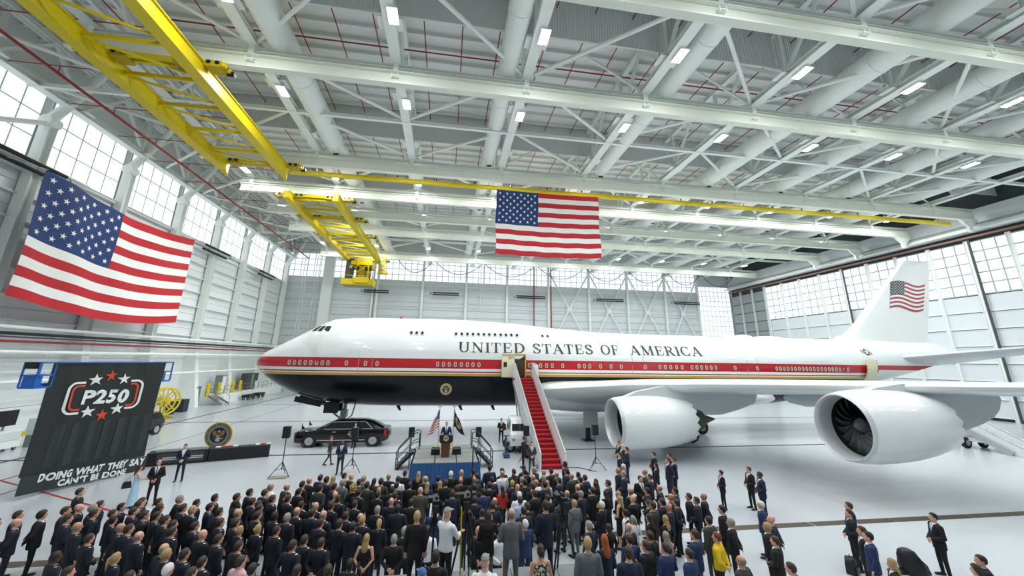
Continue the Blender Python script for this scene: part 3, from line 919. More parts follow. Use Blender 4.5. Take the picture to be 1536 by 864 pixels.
def seal(r, fn, ring='gold'):
    """fn(x, y, layer) places a point of the unit design; materials 0 gold 1 navy 2 white 3 brown 4 red 5 green"""
    m = MB()
    L = lambda k: (lambda x, y: fn(x * r, y * r, k))
    annulus(m, 0.93, 1.0, L(1), 0); annulus(m, 0.70, 0.93, L(1), 6); annulus(m, 0.66, 0.70, L(1), 2)
    annulus(m, 0.0, 0.66, L(1), 1)
    for k in range(40):
        a = 2 * PI * k / 40
        star_fill(m, 0.61 * math.cos(a), 0.61 * math.sin(a), 0.028, L(2), 2)
    # eagle: wings, body, head, tail, shield, claws
    wing = [(0.08, 0.12), (0.2, 0.34), (0.38, 0.42), (0.47, 0.30), (0.44, 0.12), (0.38, -0.02), (0.28, -0.10), (0.14, -0.10)]
    for s in (-1, 1):
        m.add([L(2)(s * x, y) for x, y in wing], [tuple(range(8))], 3)
        for j in range(3):
            m.add([L(3)(s * (0.26 + 0.06 * j), 0.02 + 0.04 * j), L(3)(s * (0.29 + 0.06 * j), 0.02 + 0.04 * j), L(3)(s * (0.30 + 0.05 * j), 0.30), L(3)(s * (0.27 + 0.05 * j), 0.30)], [(0, 1, 2, 3)], 0)
        m.add([L(2)(s * x, y) for x, y in ((0.06, -0.16), (0.34, -0.26), (0.42, -0.16), (0.36, -0.30), (0.1, -0.3))], [(0, 1, 2, 3, 4)], 5 if s < 0 else 2)
    m.add([L(2)(x, y) for x, y in ((-0.1, -0.1), (0.1, -0.1), (0.18, -0.46), (0, -0.52), (-0.18, -0.46))], [(0, 1, 2, 3, 4)], 2)
    m.add([L(2)(x, y) for x, y in ((-0.13, 0.2), (0.13, 0.2), (0.13, -0.2), (-0.13, -0.2))], [(0, 1, 2, 3)], 3)
    m.add([L(2)(0.02 + 0.08 * math.cos(a), 0.3 + 0.09 * math.sin(a)) for a in [2 * PI * k / 10 for k in range(10)]], [tuple(range(10))], 2)
    m.add([L(3)(x, y) for x, y in ((-0.05, 0.32), (-0.05, 0.26), (-0.13, 0.27))], [(0, 1, 2)], 0)
    sh = [(-0.11, 0.14), (0.11, 0.14), (0.11, 0.05), (-0.11, 0.05)]
    m.add([L(4)(x, y) for x, y in sh], [(0, 1, 2, 3)], 1)
    for j in range(6):
        x0 = -0.11 + 0.22 * j / 6; x1 = -0.11 + 0.22 * (j + 1) / 6
        yb = lambda x: -0.16 + 0.35 * x * x * 10 * 0.3
        m.add([L(4)(x0, 0.05), L(4)(x1, 0.05), L(4)(x1, yb(x1)), L(4)(x0, yb(x0))], [(0, 3, 2, 1)], 4 if j % 2 else 2)
    # ring lettering
    if not RINGTXT:
        for ch in set('SEALOFTHEPRESIDENTUNITEDSTATES'):
            RINGTXT[ch] = text_mesh(ch, 0.2)
    txt = 'SEAL OF THE PRESIDENT OF THE UNITED STATES '
    for i, ch in enumerate(txt):
        if ch == ' ':
            continue
        a = math.radians(200 - 360 * i / len(txt)) ; vs, fs = RINGTXT[ch]
        ca, sa = math.cos(a - PI / 2), math.sin(a - PI / 2)
        cx = max(v[0] for v in vs) / 2
        P = []
        for x, y, _ in vs:
            x -= cx; y += 0.745
            P.append(L(2)(x * ca - y * sa, x * sa + y * ca))
        m.add(P, fs, 1)
    return m
SEALM = [GOLD, NAVY, SEALW, mat('seal_brown', '7a5a30', 0.5), mat('seal_red', 'a3222b', 0.5), mat('seal_green', '54683a', 0.5), mat('seal_ring_tan', 'd6c98e', 0.5)]
seal(0.5, lambda x, y, k: skin(0.17 + x, 3.92 + y * 0.98, 0.025 + 0.006 * k)).build('fuselage_seal', SEALM, ac)
# roundel near the tail
rd = MB(); RF = lambda k: (lambda x, y: skin(43.45 + x * 0.82 + y * 0.1, 7.72 + y * 0.95 - x * 0.1, 0.022 + 0.005 * k))
annulus(rd, 0.0, 0.36, RF(1), 0, 24)
for s in (-1, 1):
    rd.add([RF(1)(s * x, y) for x, y in ((0.3, 0.16), (0.74, 0.16), (0.74, -0.16), (0.3, -0.16))], [(0, 1, 2, 3)], 0)
    rd.add([RF(2)(s * x, y) for x, y in ((0.34, 0.11), (0.7, 0.11), (0.7, -0.11), (0.34, -0.11))], [(0, 1, 2, 3)], 1)
    rd.add([RF(3)(s * x, y) for x, y in ((0.34, 0.04), (0.7, 0.04), (0.7, -0.04), (0.34, -0.04))], [(0, 1, 2, 3)], 2)
star_fill(rd, 0, 0, 0.34, RF(3), 1)
rd.build('tail_roundel', [LTITLE, SEALW, mat('roundel_red', 'a03038', 0.5)], ac)

# ---- wings
def airfoil(n=14):
    up = []; lo = []
    for i in range(n + 1):
        c = (1 - math.cos(PI * i / n)) / 2
        t = 5 * (0.2969 * math.sqrt(c) - 0.126 * c - 0.3516 * c * c + 0.2843 * c ** 3 - 0.1036 * c ** 4)
        up.append((c, t * 0.9 + 0.015 * math.sin(PI * c))); lo.append((c, -t * 1.1 + 0.015 * math.sin(PI * c)))
    return up[::-1] + lo[1:-1]
AF = airfoil()
def wing_rings(st, sgn, vertical=False):
    R_ = []
    for (y, xle, zle, ch, th) in st:
        if vertical:
            R_.append([Vector((xle + c * ch, t * ch * th, y)) for c, t in AF])
        else:
            R_.append([Vector((xle + c * ch, sgn * y, zle + t * ch * th - c * ch * 0.035)) for c, t in AF])
    return R_
WST = [(1.5, 6.2, 3.75, 17.0, 0.135), (3.3, 7.7, 3.9, 15.4, 0.13), (6, 10.1, 4.25, 13.2, 0.12), (9.8, 13.5, 4.72, 11.0, 0.11), (13.5, 16.85, 5.0, 9.4, 0.105), (16.5, 19.5, 5.16, 8.5, 0.10), (20.8, 23.4, 5.36, 7.2, 0.10), (25, 27.2, 5.56, 6.1, 0.095), (30, 31.7, 5.9, 4.8, 0.09), (33, 34.6, 6.2, 3.6, 0.09), (34.2, 36.2, 6.35, 2.0, 0.08)]
LEK = (10, 18)
for sgn in (-1, 1):
    wr_ = wing_rings(WST, sgn)
    mi = lambda i, k: 1 if 9 <= k <= 16 else 0
    m_ = MB(); m_.loft(wr_, mi)
    m_.build('wing', [AG, AW], ac, smooth=40)
# wing root fairing
fr = [(6.3, 0.05, 3.3, 0.15), (6.9, 2.8, 3.5, 0.6), (8, 3.6, 3.4, 1.05), (9.6, 3.95, 3.35, 1.3), (12, 4.1, 3.25, 1.38), (18, 4.15, 3.2, 1.38), (24, 4.0, 3.15, 1.25), (28, 3.5, 3.2, 1.1), (32, 2.4, 3.4, 0.9), (35.5, 0.4, 3.5, 0.3)]
rg = []
for x, hw_, zc, hh in fr:
    rg.append([Vector((x, hw_ * math.copysign(abs(math.cos(a)) ** 0.7, math.cos(a)), zc + hh * math.copysign(abs(math.sin(a)) ** 0.8, math.sin(a)))) for a in [2 * PI * k / 32 for k in range(32)]])
MB().loft(rg).build('wing_root_fairing', AW, ac, smooth=50)
for x in (8.75, 9.45):
    q = MB(); q.sphere((x, -3.62, 3.98), (0.24, 0.12, 0.14), 14, 8); q.build('inlet_scoop', BLACK, ac, smooth=60)
# flap track fairings
for y, x, z, L in ((7.2, 19.5, 3.55, 8.0), (14.2, 22.6, 4.25, 6.6), (24.8, 30.0, 4.9, 5.0)):
    for sgn in (-1, 1):
        q = MB(); q.lathe([(0, 0.03), (0.06 * L, 0.28), (0.25 * L, 0.52), (0.55 * L, 0.5), (0.85 * L, 0.25), (L, 0.04)], 16, 0, Matrix.Translation((x, sgn * y, z)) @ Matrix.Diagonal((1, 0.7, 1.2, 1)))
        q.build('flap_fairing', AG, ac, smooth=50)
# ---- engines
FAND = mat('fan_black', '5a5e60', 0.35, metal=0.25)
LIPM = mat('inlet_lip', 'c8cccd', 0.3, metal=0.2)
NOZ = mat('exhaust_metal', '5a5a52', 0.4, metal=0.8)
bl = MB(); rr = []
for i in range(8):
    t = i / 7; r = 0.38 + 0.98 * t
    tw_ = math.radians(25 + 40 * t); sw = 0.16 * math.sin(PI * t) + 0.10 * t
    dx, dz = math.cos(tw_) * 0.0, 0
    wdt = 0.17 + 0.10 * math.sin(PI * min(1, t * 1.1))
    a = Vector((-math.cos(tw_) * wdt, -math.sin(tw_) * wdt + sw, r)); b_ = Vector((math.cos(tw_) * wdt, math.sin(tw_) * wdt + sw, r))
    nn = Vector((math.sin(tw_), -math.cos(tw_), 0)) * 0.012
    rr.append([a, (a + b_) / 2 + nn, b_, (a + b_) / 2 - nn])
bl.loft(rr); blade = bl.mesh('fan_blade', FAND, smooth=60)
NAC = [(1.25, 1.37), (0.8, 1.385), (0.35, 1.40), (0.1, 1.43), (0.0, 1.50), (0.03, 1.545), (0.2, 1.61), (0.6, 1.68), (1.3, 1.73), (2.2, 1.74), (3.3, 1.69), (4.3, 1.57), (5.0, 1.44)]
def engine(cx, cy, cz):
    M0 = Matrix.Translation((cx, cy, cz)) @ Matrix.Rotation(math.radians(-1.5), 4, 'Y')
    n = 64; rings = []
    for a, r in NAC:
        rings.append([M0 @ Vector((a, r * math.cos(2 * PI * k / n), r * math.sin(2 * PI * k / n))) for k in range(n)])
    ch = []
    for k in range(n):
        ph = (k % 4) / 4; tri = 1 - abs(2 * ph - 1)
        a = 5.4 + 0.27 * tri; r = 1.36 - 0.07 * tri
        ch.append(M0 @ Vector((a, r * math.cos(2 * PI * k / n), r * math.sin(2 * PI * k / n))))
    rings.append(ch)
    inn = []
    for k in range(n):
        ph = (k % 4) / 4; tri = 1 - abs(2 * ph - 1)
        a = 5.38 + 0.27 * tri; r = 1.32 - 0.07 * tri
        inn.append(M0 @ Vector((a, r * math.cos(2 * PI * k / n), r * math.sin(2 * PI * k / n))))
    rings.append(inn)
    rings.append([M0 @ Vector((3.6, 1.25 * math.cos(2 * PI * k / n), 1.25 * math.sin(2 * PI * k / n))) for k in range(n)])
    m_ = MB(); m_.loft(rings, lambda i, k: 1 if i < 6 else 0, cap=False)
    nac = m_.build('engine_nacelle', [AW, LIPM], ac, smooth=35)
    m_ = MB(); m_.lathe([(0.92, 1.372), (0.95, 1.362), (1.5, 1.362)], 40, 0, M0); m_.build('fan_rub_strip', BLACK, nac, smooth=40)
    m_ = MB(); m_.lathe([(1.45, 0.05), (1.45, 1.36)], 40, 0, M0); m_.build('fan_case', BLACK, nac)
    for k in range(18):
        o = place('fan_blade', blade, nac); o.matrix_local = M0 @ Matrix.Translation((1.2, 0, 0)) @ Matrix.Rotation(2 * PI * k / 18, 4, 'X')
    m_ = MB(); m_.lathe([(0.72, 0.01), (0.85, 0.14), (1.05, 0.3), (1.35, 0.42)], 20, 0, M0); m_.build('spinner', FAND, nac, smooth=60)
    m_ = MB(); m_.lathe([(3.7, 1.18), (4.6, 1.1), (5.6, 0.92), (6.5, 0.66), (6.52, 0.58), (6.0, 0.5)], 32, 0, M0); m_.build('core_nozzle', NOZ, nac, smooth=40)
    m_ = MB(); m_.lathe([(6.0, 0.5), (6.6, 0.4), (7.6, 0.05)], 24, 0, M0); m_.build('exhaust_plug', NOZ, nac, smooth=40)
    m_ = MB(); m_.sphere((0, 0, 0), (0.05, 0.05, 0.05)); 
    return nac
XZ = lambda y0: Matrix(((1, 0, 0, 0), (0, 0, 1, y0), (0, 1, 0, 0), (0, 0, 0, 1)))
for sgn in (-1, 1):
    engine(11.45, sgn * 11.7, 2.38)
    engine(19.7, sgn * 20.8, 3.42)
    m_ = MB()
    pro = [(12.0, 3.95), (13.2, 4.4), (14.4, 4.62), (15.6, 4.85), (19, 4.9), (22.6, 4.4), (22.2, 3.66), (21.0, 3.25), (19.5, 2.9), (18.0, 2.87), (17.0, 3.4), (15.0, 3.6)]
    rg = []
    for dy, k in ((-0.27, 0.0), (0.27, 0.0)):
        rg.append([Vector((x, sgn * 11.7 + dy, z)) for x, z in pro])
    m_.loft(rg); m_.build('engine_pylon', AG, ac)
    m_ = MB()
    pro = [(20.9, 5.02), (22.0, 5.3), (23.6, 5.5), (27, 5.5), (29.5, 5.3), (29.7, 4.7), (29.4, 4.2), (28.9, 3.83), (28.0, 3.5), (26.85, 3.22), (25.8, 3.22), (25.1, 3.6), (23.5, 4.4)]
    m_.loft([[Vector((x, sgn * 20.8 + dy, z)) for x, z in pro] for dy in (-0.27, 0.27)]); m_.build('engine_pylon', AG, ac)
# ---- fin, with its flag
FST = [(8.6, 41.2, 0, 14.2, 0.085), (9.25, 42.6, 0, 12.9, 0.085), (9.6, 43.9, 0, 11.8, 0.09), (10.3, 45.1, 0, 10.8, 0.095), (12, 47.0, 0, 9.55, 0.10), (15, 50.3, 0, 7.35, 0.10), (18, 53.65, 0, 4.85, 0.10), (18.75, 54.5, 0, 4.2, 0.09), (18.95, 55.0, 0, 3.5, 0.05)]
MB().loft(wing_rings(FST, 1, True)).build('tail_fin', AW, ac, smooth=40)
def fin_y(x, z):
    for a, b_ in zip(FST, FST[1:]):
        if a[0] <= z <= b_[0]:
            t = (z - a[0]) / (b_[0] - a[0]); xl = a[1] + (b_[1] - a[1]) * t; ch = a[3] + (b_[3] - a[3]) * t; th = a[4] + (b_[4] - a[4]) * t
            c = max(0.0, min(1.0, (x - xl) / ch))
            return ch * th * 5 * (0.2969 * math.sqrt(c) - 0.126 * c - 0.3516 * c * c + 0.2843 * c ** 3 - 0.1036 * c ** 4) * 1.12
    return 0.3
def fin_pt(u, v, k=0):
    """unit flag coordinates on the fin: waving outline"""
    x = 51.95 + 5.2 * u - 1.25 * (1 - v); z = 12.85 + 3.2 * v + (0.22 * math.sin(u * 6.6) - 0.12 * u)
    return Vector((x, -fin_y(x, z) - 0.03 - 0.02 * k, z))
FR, FB, FW = mat('flag_red', 'b81a26', 0.7), mat('flag_blue', '16356c', 0.7), mat('flag_white', 'ecebe6', 0.7)
def flag(fn, nu=26, canton_back=False, ss=1.0):
    """stripes and canton as faces of one cloth; returns cloth and star builders"""
    m = MB(); rows = 13
    sub = 2
    us = [i / nu for i in range(nu + 1)]
    vs = [fn(u, j / (rows * sub), 0) for j in range(rows * sub + 1) for u in us]
    fs = []; ms = []
    for j in range(rows * sub):
        st = rows - 1 - j // sub
        for i in range(nu):
            fs.append((j * (nu + 1) + i, j * (nu + 1) + i + 1, (j + 1) * (nu + 1) + i + 1, (j + 1) * (nu + 1) + i))
            cant = st < 7 and (i + 0.5) / nu < 0.4
            ms.append(1 if cant else (0 if st % 2 == 0 else 2))
    m.add(vs, fs, ms)
    s = MB()
    for r in range(9):
        for c in range(6 if r % 2 == 0 else 5):
            u0 = (0.4 / 12) * (1 + 2 * c + (r % 2)); v0 = 1 - (7 / 13 / 10) * (r + 1)
            for k in ((1, -1) if canton_back else (1,)):
                star_fill(s, 0, 0, 1.0, lambda x, y: fn(u0 + x * 0.0138 * ss, v0 + y * 0.0265 * ss, k), 0)
    return m, s
fm_, fs_ = flag(fin_pt, 26, False, 1.35)
ff = fm_.build('fin_flag', [mat('fin_flag_red', 'a33a3f', 0.4), mat('fin_flag_blue', '23272f', 0.4), AW], ac)
fs_.build('flag_stars', AW, ff)
# ---- horizontal stabilisers
HST = [(0.8, 46.2, 7.0, 10.3, 0.10), (2.0, 47.4, 7.15, 9.4, 0.10), (5.5, 50.7, 7.7, 6.9, 0.09), (10.2, 55.1, 8.4, 3.8, 0.085), (11.0, 56.2, 8.5, 2.4, 0.07)]
for sgn in (-1, 1):
    m_ = MB(); m_.loft(wing_rings(HST, sgn), lambda i, k: 1 if 9 <= k <= 14 else 0); m_.build('tailplane', [AG, AG], ac, smooth=40)
# ---- antennas, beacon, roof humps
for x, zz, rx, rz in ((31.5, 9.13, 1.1, 0.28), (34.5, 9.1, 1.9, 0.22)):
    m_ = MB(); m_.sphere((x, 0, zz), (rx, 0.7, rz), 16, 8); m_.build('antenna_dome', AW, ac, smooth=60)
m_ = MB(); m_.prism([(0, 0), (0.5, 0), (0.55, 0.6), (0.3, 0.6)], 0.06, Matrix.Translation((29.6, 0, 9.1)) @ XZ(0)); m_.build('blade_antenna', AW, ac)
m_ = MB(); m_.sphere((-4.4, 0, 10.1), (0.14, 0.14, 0.14)); m_.build('beacon', mat('beacon_red', 'a01818', 0.3), ac)
for x, y in ((-4.2, 0), (1.3, 0), (4.3, 0), (22.5, -1), (25.5, -1)):
    m_ = MB(); m_.prism([(0, 0), (0.35, 0), (0.5, -0.45), (0.3, -0.45)], 0.06, Matrix.Translation((x, y, 2.35)) @ XZ(0)); m_.build('blade_antenna', BLACK, ac)
# ---- landing gear
def wheel(m, x, y, z, r, wd):
    Mw = Matrix.Translation((x, y, z)) @ Matrix.Rotation(PI / 2, 4, 'Z')
    m.lathe([(-wd / 2, r * 0.5), (-wd / 2, r * 0.85), (-wd * 0.35, r), (wd * 0.35, r), (wd / 2, r * 0.85), (wd / 2, r * 0.5)], 22, 0, Mw)
    m.lathe([(-wd * 0.4, 0.02), (-wd * 0.42, r * 0.5), (-wd * 0.5, r * 0.52)], 16, 1, Mw); m.lathe([(wd * 0.5, r * 0.52), (wd * 0.42, r * 0.5), (wd * 0.4, 0.02)], 16, 1, Mw)
HUB = mat('wheel_hub', 'a9adad', 0.4, metal=0.4)
def wheel_part(x, y, z, r, wd, par):
    m_ = MB(); wheel(m_, x, y, z, r, wd); return m_.build('wheel', [RUBBER, HUB], par, smooth=40)
g = MB(); g.tube([(-8.5, 0, 3.0), (-8.6, 0, 0.62)], 0.16, 10); g.bar((-8.6, 0, 1.1), (-10.6, 0, 2.6), 0.14, 0.14); g.box((-8.55, 0, 1.7), (0.5, 0.7, 0.6)); g.tube([(-8.6, -0.45, 0.62), (-8.6, 0.45, 0.62)], 0.09, 8)
g.tube([(-8.3, 0, 1.2), (-7.9, 0, 1.5), (-7.7, 0, 2.4)], 0.06, 6)
ng = g.build('nose_gear', GREYM, ac)
for y in (-0.45, 0.45):
    wheel_part(-8.6, y, 0.62, 0.62, 0.4, ng)
for s in (-1, 1):
    m_ = MB(); m_.box((-9.5, s * 0.75, 2.25), (1.2, 0.05, 0.9), 0, Matrix.Rotation(s * 0.15, 3, 'X')); m_.build('gear_door', BLKM, ac)
    m_ = MB(); m_.bar((-12.6, s * 0.6, 2.95), (-10.4, s * 0.6, 2.5), 0.05, 0.45); m_.build('gear_door', BLKM, ac)
for gx, gy in ((20.0, 5.4), (23.2, 1.95)):
    for s in (-1, 1):
        g = MB(); g.tube([(gx - 0.3, s * gy, 3.4), (gx, s * gy, 0.75)], 0.24, 10); g.bar((gx - 0.95, s * gy, 0.66), (gx + 0.95, s * gy, 0.62), 0.25, 0.25); g.bar((gx, s * gy, 1.1), (gx + 1.5, s * gy, 3.2), 0.12, 0.12)
        for dx in (-0.75, 0.75):
            g.tube([(gx + dx, s * gy - 0.6, 0.62), (gx + dx, s * gy + 0.6, 0.62)], 0.1, 8)
        go = g.build('main_gear', GREYM, ac)
        for dx in (-0.75, 0.75):
            for dy in (-0.55, 0.55):
                wheel_part(gx + dx, s * gy + dy, 0.62, 0.62, 0.42, go)
m_ = MB(); m_.box((12.2, -5.2, 1.75), (1.25, 0.08, 1.3)); m_.build('gear_door', mat('gear_door_grey', '8f9694', 0.5), ac)
gu = thing('ground_jack', 'black jack post standing under the aircraft belly beside the inboard engine', 'jack', (12.15, 34.8, 0))
MB().tube([(0, 0, 0.1), (0, 0, 1.7)], 0.22, 10).build('post', BLACK, gu); MB().box((0, 0, 0.05), (0.9, 0.9, 0.1)).build('base', BLKM, gu); MB().tube([(0, 0, 1.7), (0, 0, 2.3)], 0.12, 10).build('ram', CHROME, gu)
def ering_(z, rx, ry, xo=0.0, yo=0.0, n=18):
    return [Vector((xo + rx * math.cos(2 * PI * k / n) * (1 + 0.06 * math.sin(3.1 * k + 9 * z)), yo + ry * math.sin(2 * PI * k / n), z)) for k in range(n)]
# ================================================================== hanging flags
def hang_flag(nm, lab, fn, nu, grp=None):
    t = thing(nm, lab, 'flag', (0, 0, 0))
    m, s = flag(fn, nu, True)
    m.build('cloth', [FR, FB, FW], t, smooth=60)
    s.build('flag_stars', FW, t)
    return t
def cf(u, v, k=0):
    return Vector((4.4 + 11.4 * u + 0.1 * math.sin(9 * v) * (1 - v), 39.25 + 0.10 * math.sin(u * 30 + 3 * v) * (1.05 - v) + 0.02 * k * -1, 16.95 + 7.1 * v - 0.18 * math.sin(PI * u) * (1 - 0.6 * v) + 0.25 * u * (1 - v) * 0.3))
t = hang_flag('center_flag', 'large US flag hanging under the long yellow crane beam', cf, 40)
MB().tube([(4.3, 39.25, 24.1), (15.9, 39.25, 24.1)], 0.06, 6).build('flag_batten', YELL, t)
def lf(u, v, k=0):
    sag = 0.9 * math.sin(PI * u) * (0.9 + 0.1 * v)
    y = 32.2 + 18.3 * u
    z = 10.2 + 9.4 * v - sag - 0.25 * u * (1 - v)
    x = -30.0 + 0.14 * math.sin(u * 26 + v * 5) * (1.0 - u) + 0.06 * math.sin(u * 11) + 0.025 * k + 0.5 * math.sin(PI * u) * 0.6
    return Vector((x, y, z))
t = hang_flag('wall_flag', 'giant US flag hanging along the left wall', lf, 48)
for y, z in ((32.2, 19.6), (50.5, 19.6), (32.2, 10.2), (50.5, 10.0)):
    MB().tube([(-30.0, y, z), (-32.6, y + (-0.8 if y < 40 else 0.8), z + (0.6 if z > 15 else -0.4))], 0.02, 5).build('tie_rope', WHITE, t)

# ================================================================== yellow overhead cranes
def crane_bridge(lab, xa, xb, y0, y1, z, bw, bh, ys, name='yellow_crane_bridge'):
    t = thing(name, lab, 'crane', (0, 0, z))
    for x in (xa, xb):
        m = MB(); m.bar((x, y0, 0), (x, y1 - 0.9, 0), bw, bh)
        m.loft([[Vector((x - bw / 2, y1 - 0.9, -bh / 2)), Vector((x + bw / 2, y1 - 0.9, -bh / 2)), Vector((x + bw / 2, y1 - 0.9, bh / 2)), Vector((x - bw / 2, y1 - 0.9, bh / 2))], [Vector((x - 0.1, y1, -bh / 2 - 0.3)), Vector((x + 0.1, y1, -bh / 2 - 0.3)), Vector((x + 0.1, y1, bh / 2)), Vector((x - 0.1, y1, bh / 2))]])
        m.bar((x, y0, bh / 2 + 0.02), (x, y1 - 0.9, bh / 2 + 0.02), bw * 1.4, 0.05); m.bar((x, y0, -bh / 2), (x, y1 - 0.9, -bh / 2), bw * 1.25, 0.05)
        m.build('bridge_beam', YELL, t)
    for y in ys:
        m = MB(); m.bar((xa - 1.6, y - 0.25, bh / 2 + 0.04), (xb + 1.6, y - 0.25, bh / 2 + 0.04), 0.22, 0.3); m.bar((xa - 1.6, y + 0.25, bh / 2 + 0.04), (xb + 1.6, y + 0.25, bh / 2 + 0.04), 0.18, 0.25)
        m.build('end_truck', YELL, t)
        for x in (xa - 0.9, xa + 0.9, xb - 0.9, xb + 0.9):
            m = MB(); m.box((x, y, bh / 2 - 0.02), (0.9, 0.9, 0.42)); m.build('trolley', YELD, t)
            m = MB()
            for d in (-0.25, 0.25):
                m.tube([(x + d, y - 0.48, bh / 2 + 0.05), (x + d, y + 0.48, bh / 2 + 0.05)], 0.14, 10)
            m.build('trolley_wheels', BLKM, t, kind='stuff')
        m = MB(); m.tube([(xb + 1.2, y + 0.55, bh / 2), (xb + 1.75, y + 0.55, bh / 2)], 0.18, 10); m.build('drive_motor', BLKM, t)
    n = int((y1 - y0) / 3.2)
    for i in range(n):
        ya = y0 + 1.5 + i * 3.2
        MB().bar((xa, ya, 0.1), (xb, ya, 0.1), 0.16, 0.26).build('cross_beam', YELL, t)
        MB().bar((xa, ya + 0.2, 0.1), (xb, ya + 3.0, 0.1), 0.1, 0.14).build('cross_brace', YELL, t)
    return t
crane_bridge('big yellow overhead crane bridge at the upper left, two parallel beams', -21.8, -16.5, 8.0, 39.0, 23.85, 0.62, 0.9, (15.75, 24.4, 38.3))
c2_ = crane_bridge('smaller yellow crane bridge in the back carrying the telescoping work platform', -18.5, -13.3, 44.5, 76.5, 23.85, 0.55, 0.75, (46.0, 53.0, 60.5, 76.0))
m = MB(); m.box((-15.9, 74.5, -0.9), (3.6, 2.6, 0.7)); m.box((-15.9, 74.5, -1.6), (4.2, 1.6, 0.5)); m.build('hoist_carriage', YELL, c2_)
m = MB(); m.box((-15.6, 74.5, -2.4), (2.2, 2.0, 1.2)); m.box((-15.6, 74.5, -3.3), (1.7, 1.6, 1.0)); m.build('telescoping_mast', YELD, c2_)
m = MB(); m.box((-18.0, 74.2, -2.4), (1.3, 0.9, 4.6)); m.build('mast_guide', DGREY, c2_)
m = MB(); m.box((-16.2, 74.0, -4.9), (5.4, 3.2, 0.25)); m.box((-16.2, 72.5, -4.45), (5.4, 0.12, 0.9)); m.box((-18.85, 74, -4.35), (0.12, 3.2, 1.1)); m.box((-13.55, 74, -4.35), (0.12, 3.2, 1.1)); m.box((-15.4, 72.3, -4.2), (2.4, 0.5, 1.0)); m.build('work_platform', YELL, c2_)
m = MB()
for x in (-18.8, -17.0, -15.2, -13.6):
    m.bar((x, 72.4, -4.8), (x, 72.4, -3.4), 0.08, 0.08); m.bar((x, 75.5, -4.8), (x, 75.5, -3.4), 0.08, 0.08)
for y in (72.4, 75.5):
    m.bar((-18.8, y, -3.4), (-13.6, y, -3.4), 0.08, 0.08)
m.build('railing', YELL, c2_, kind='stuff')
m = MB(); m.box((-16.2, 74.0, -5.06), (5.0, 2.9, 0.06)); m.build('platform_underside', mat('platform_tan', '9c8f62', 0.6), c2_)
m = MB()
for x in (-17.2, -16.4, -15.0, -14.2):
    m.box((x, 73.1, -2.0), (0.35, 0.35, 0.7)); m.tube([(x, 73.0, -2.9), (x, 73.0, -4.0)], 0.12, 8)
m.build('hydraulic_cylinders', BLKM, c2_, kind='stuff')
m = MB()
for x in (-16.6, -14.6):
    m.bar((x, 73.2, -0.4), (x, 73.2, -4.8), 0.14, 0.14)
m.bar((-16.6, 73.2, -1.2), (-14.6, 73.2, -2.6), 0.1, 0.1); m.bar((-14.6, 73.2, -1.2), (-16.6, 73.2, -2.6), 0.1, 0.1); m.build('mast_lattice', YELL, c2_)
m = MB(); m.box((-12.4, 74.0, -0.9), (1.0, 0.8, 2.6)); m.box((-12.2, 74.0, -2.4), (1.6, 1.2, 0.4)); m.build('control_cabin', YELL, c2_)
for k in range(3):
    MB().box((-12.4, 73.58, -0.2 - 0.9 * k), (0.6, 0.05, 0.5)).build('control_panel', GREYM, c2_)
yb_ = thing('yellow_crane_beam', 'long thin yellow crane beam running above the hanging center flag', 'crane beam', (0, 39.5, 24.3))
MB().ibeam((-16.5, 0, 0), (64.0, 0, 0), 0.42, 0.34, 0.06, 0.12).build('beam', YELL, yb_)
for x in range(-14, 64, 4):
    MB().box((x, 0, 0.35), (0.12, 0.12, 0.35)).build('hanger', BLKM, yb_)

# ================================================================== boom lifts and the black banner
BLUE = mat('lift_blue', '1f63b8', 0.45)
BNR = mat('banner_black', '1c211f', 0.6, noise=0.12, nscale=0.8)
BNS = mat('banner_stripe', '2b3130', 0.6)
BNH = mat('banner_hem', '26302f', 0.6)
BTX = mat('banner_white', 'dfe3e2', 0.6)
BRD = mat('banner_red', 'c9432f', 0.6)
A_ = Vector((-18.7, 23.3, 0)); B_ = Vector((-16.75, 28.4, 0)); BD = (B_ - A_).normalized(); BN = Vector((BD.y, -BD.x, 0)); BL = 5.46
def bpt(s, z, k=0.0):
    w_ = 0.05 * math.sin(s * 5.2 + 0.5 * z) * (1 - 0.35 * z / 6) + 0.03 * math.sin(s * 11 + z)
    p = A_ + BD * (s - A_.x * 0) + BN * (w_ + k)
    return Vector((p.x, p.y, z))
bn = thing('event_banner', 'black P250 banner hanging between two blue boom lifts', 'banner', (0, 0, 0))
m = MB(); NS, NZ = 30, 24
sl = lambda i, j: (5.3 * i / NS - 0.05 * (1 - j / NZ), 0.96 - 0.18 * i / NS + (5.0 + 0.18 * i / NS) * j / NZ)
vs = [bpt(*sl(i, j)) for j in range(NZ + 1) for i in range(NS + 1)]
vs2 = [p - BN * 0.02 for p in vs]; o = len(vs)
fs = [(j * (NS + 1) + i, j * (NS + 1) + i + 1, (j + 1) * (NS + 1) + i + 1, (j + 1) * (NS + 1) + i) for j in range(NZ) for i in range(NS)]
m.add(vs + vs2, fs + [tuple(q + o for q in reversed(f)) for f in fs]); m.build('cloth', BNR, bn, smooth=60)
m = MB()
vs = [bpt(5.5 * i / NS, (0.2 - 0.17 * i / NS) + (0.78 - 0.05 * i / NS) * j / 4, 0.03) for j in range(5) for i in range(NS + 1)]
fs = [(j * (NS + 1) + i, j * (NS + 1) + i + 1, (j + 1) * (NS + 1) + i + 1, (j + 1) * (NS + 1) + i) for j in range(4) for i in range(NS)]
m.add(vs, fs); m.build('lower_strip', BNH, bn, smooth=60)
m = MB()
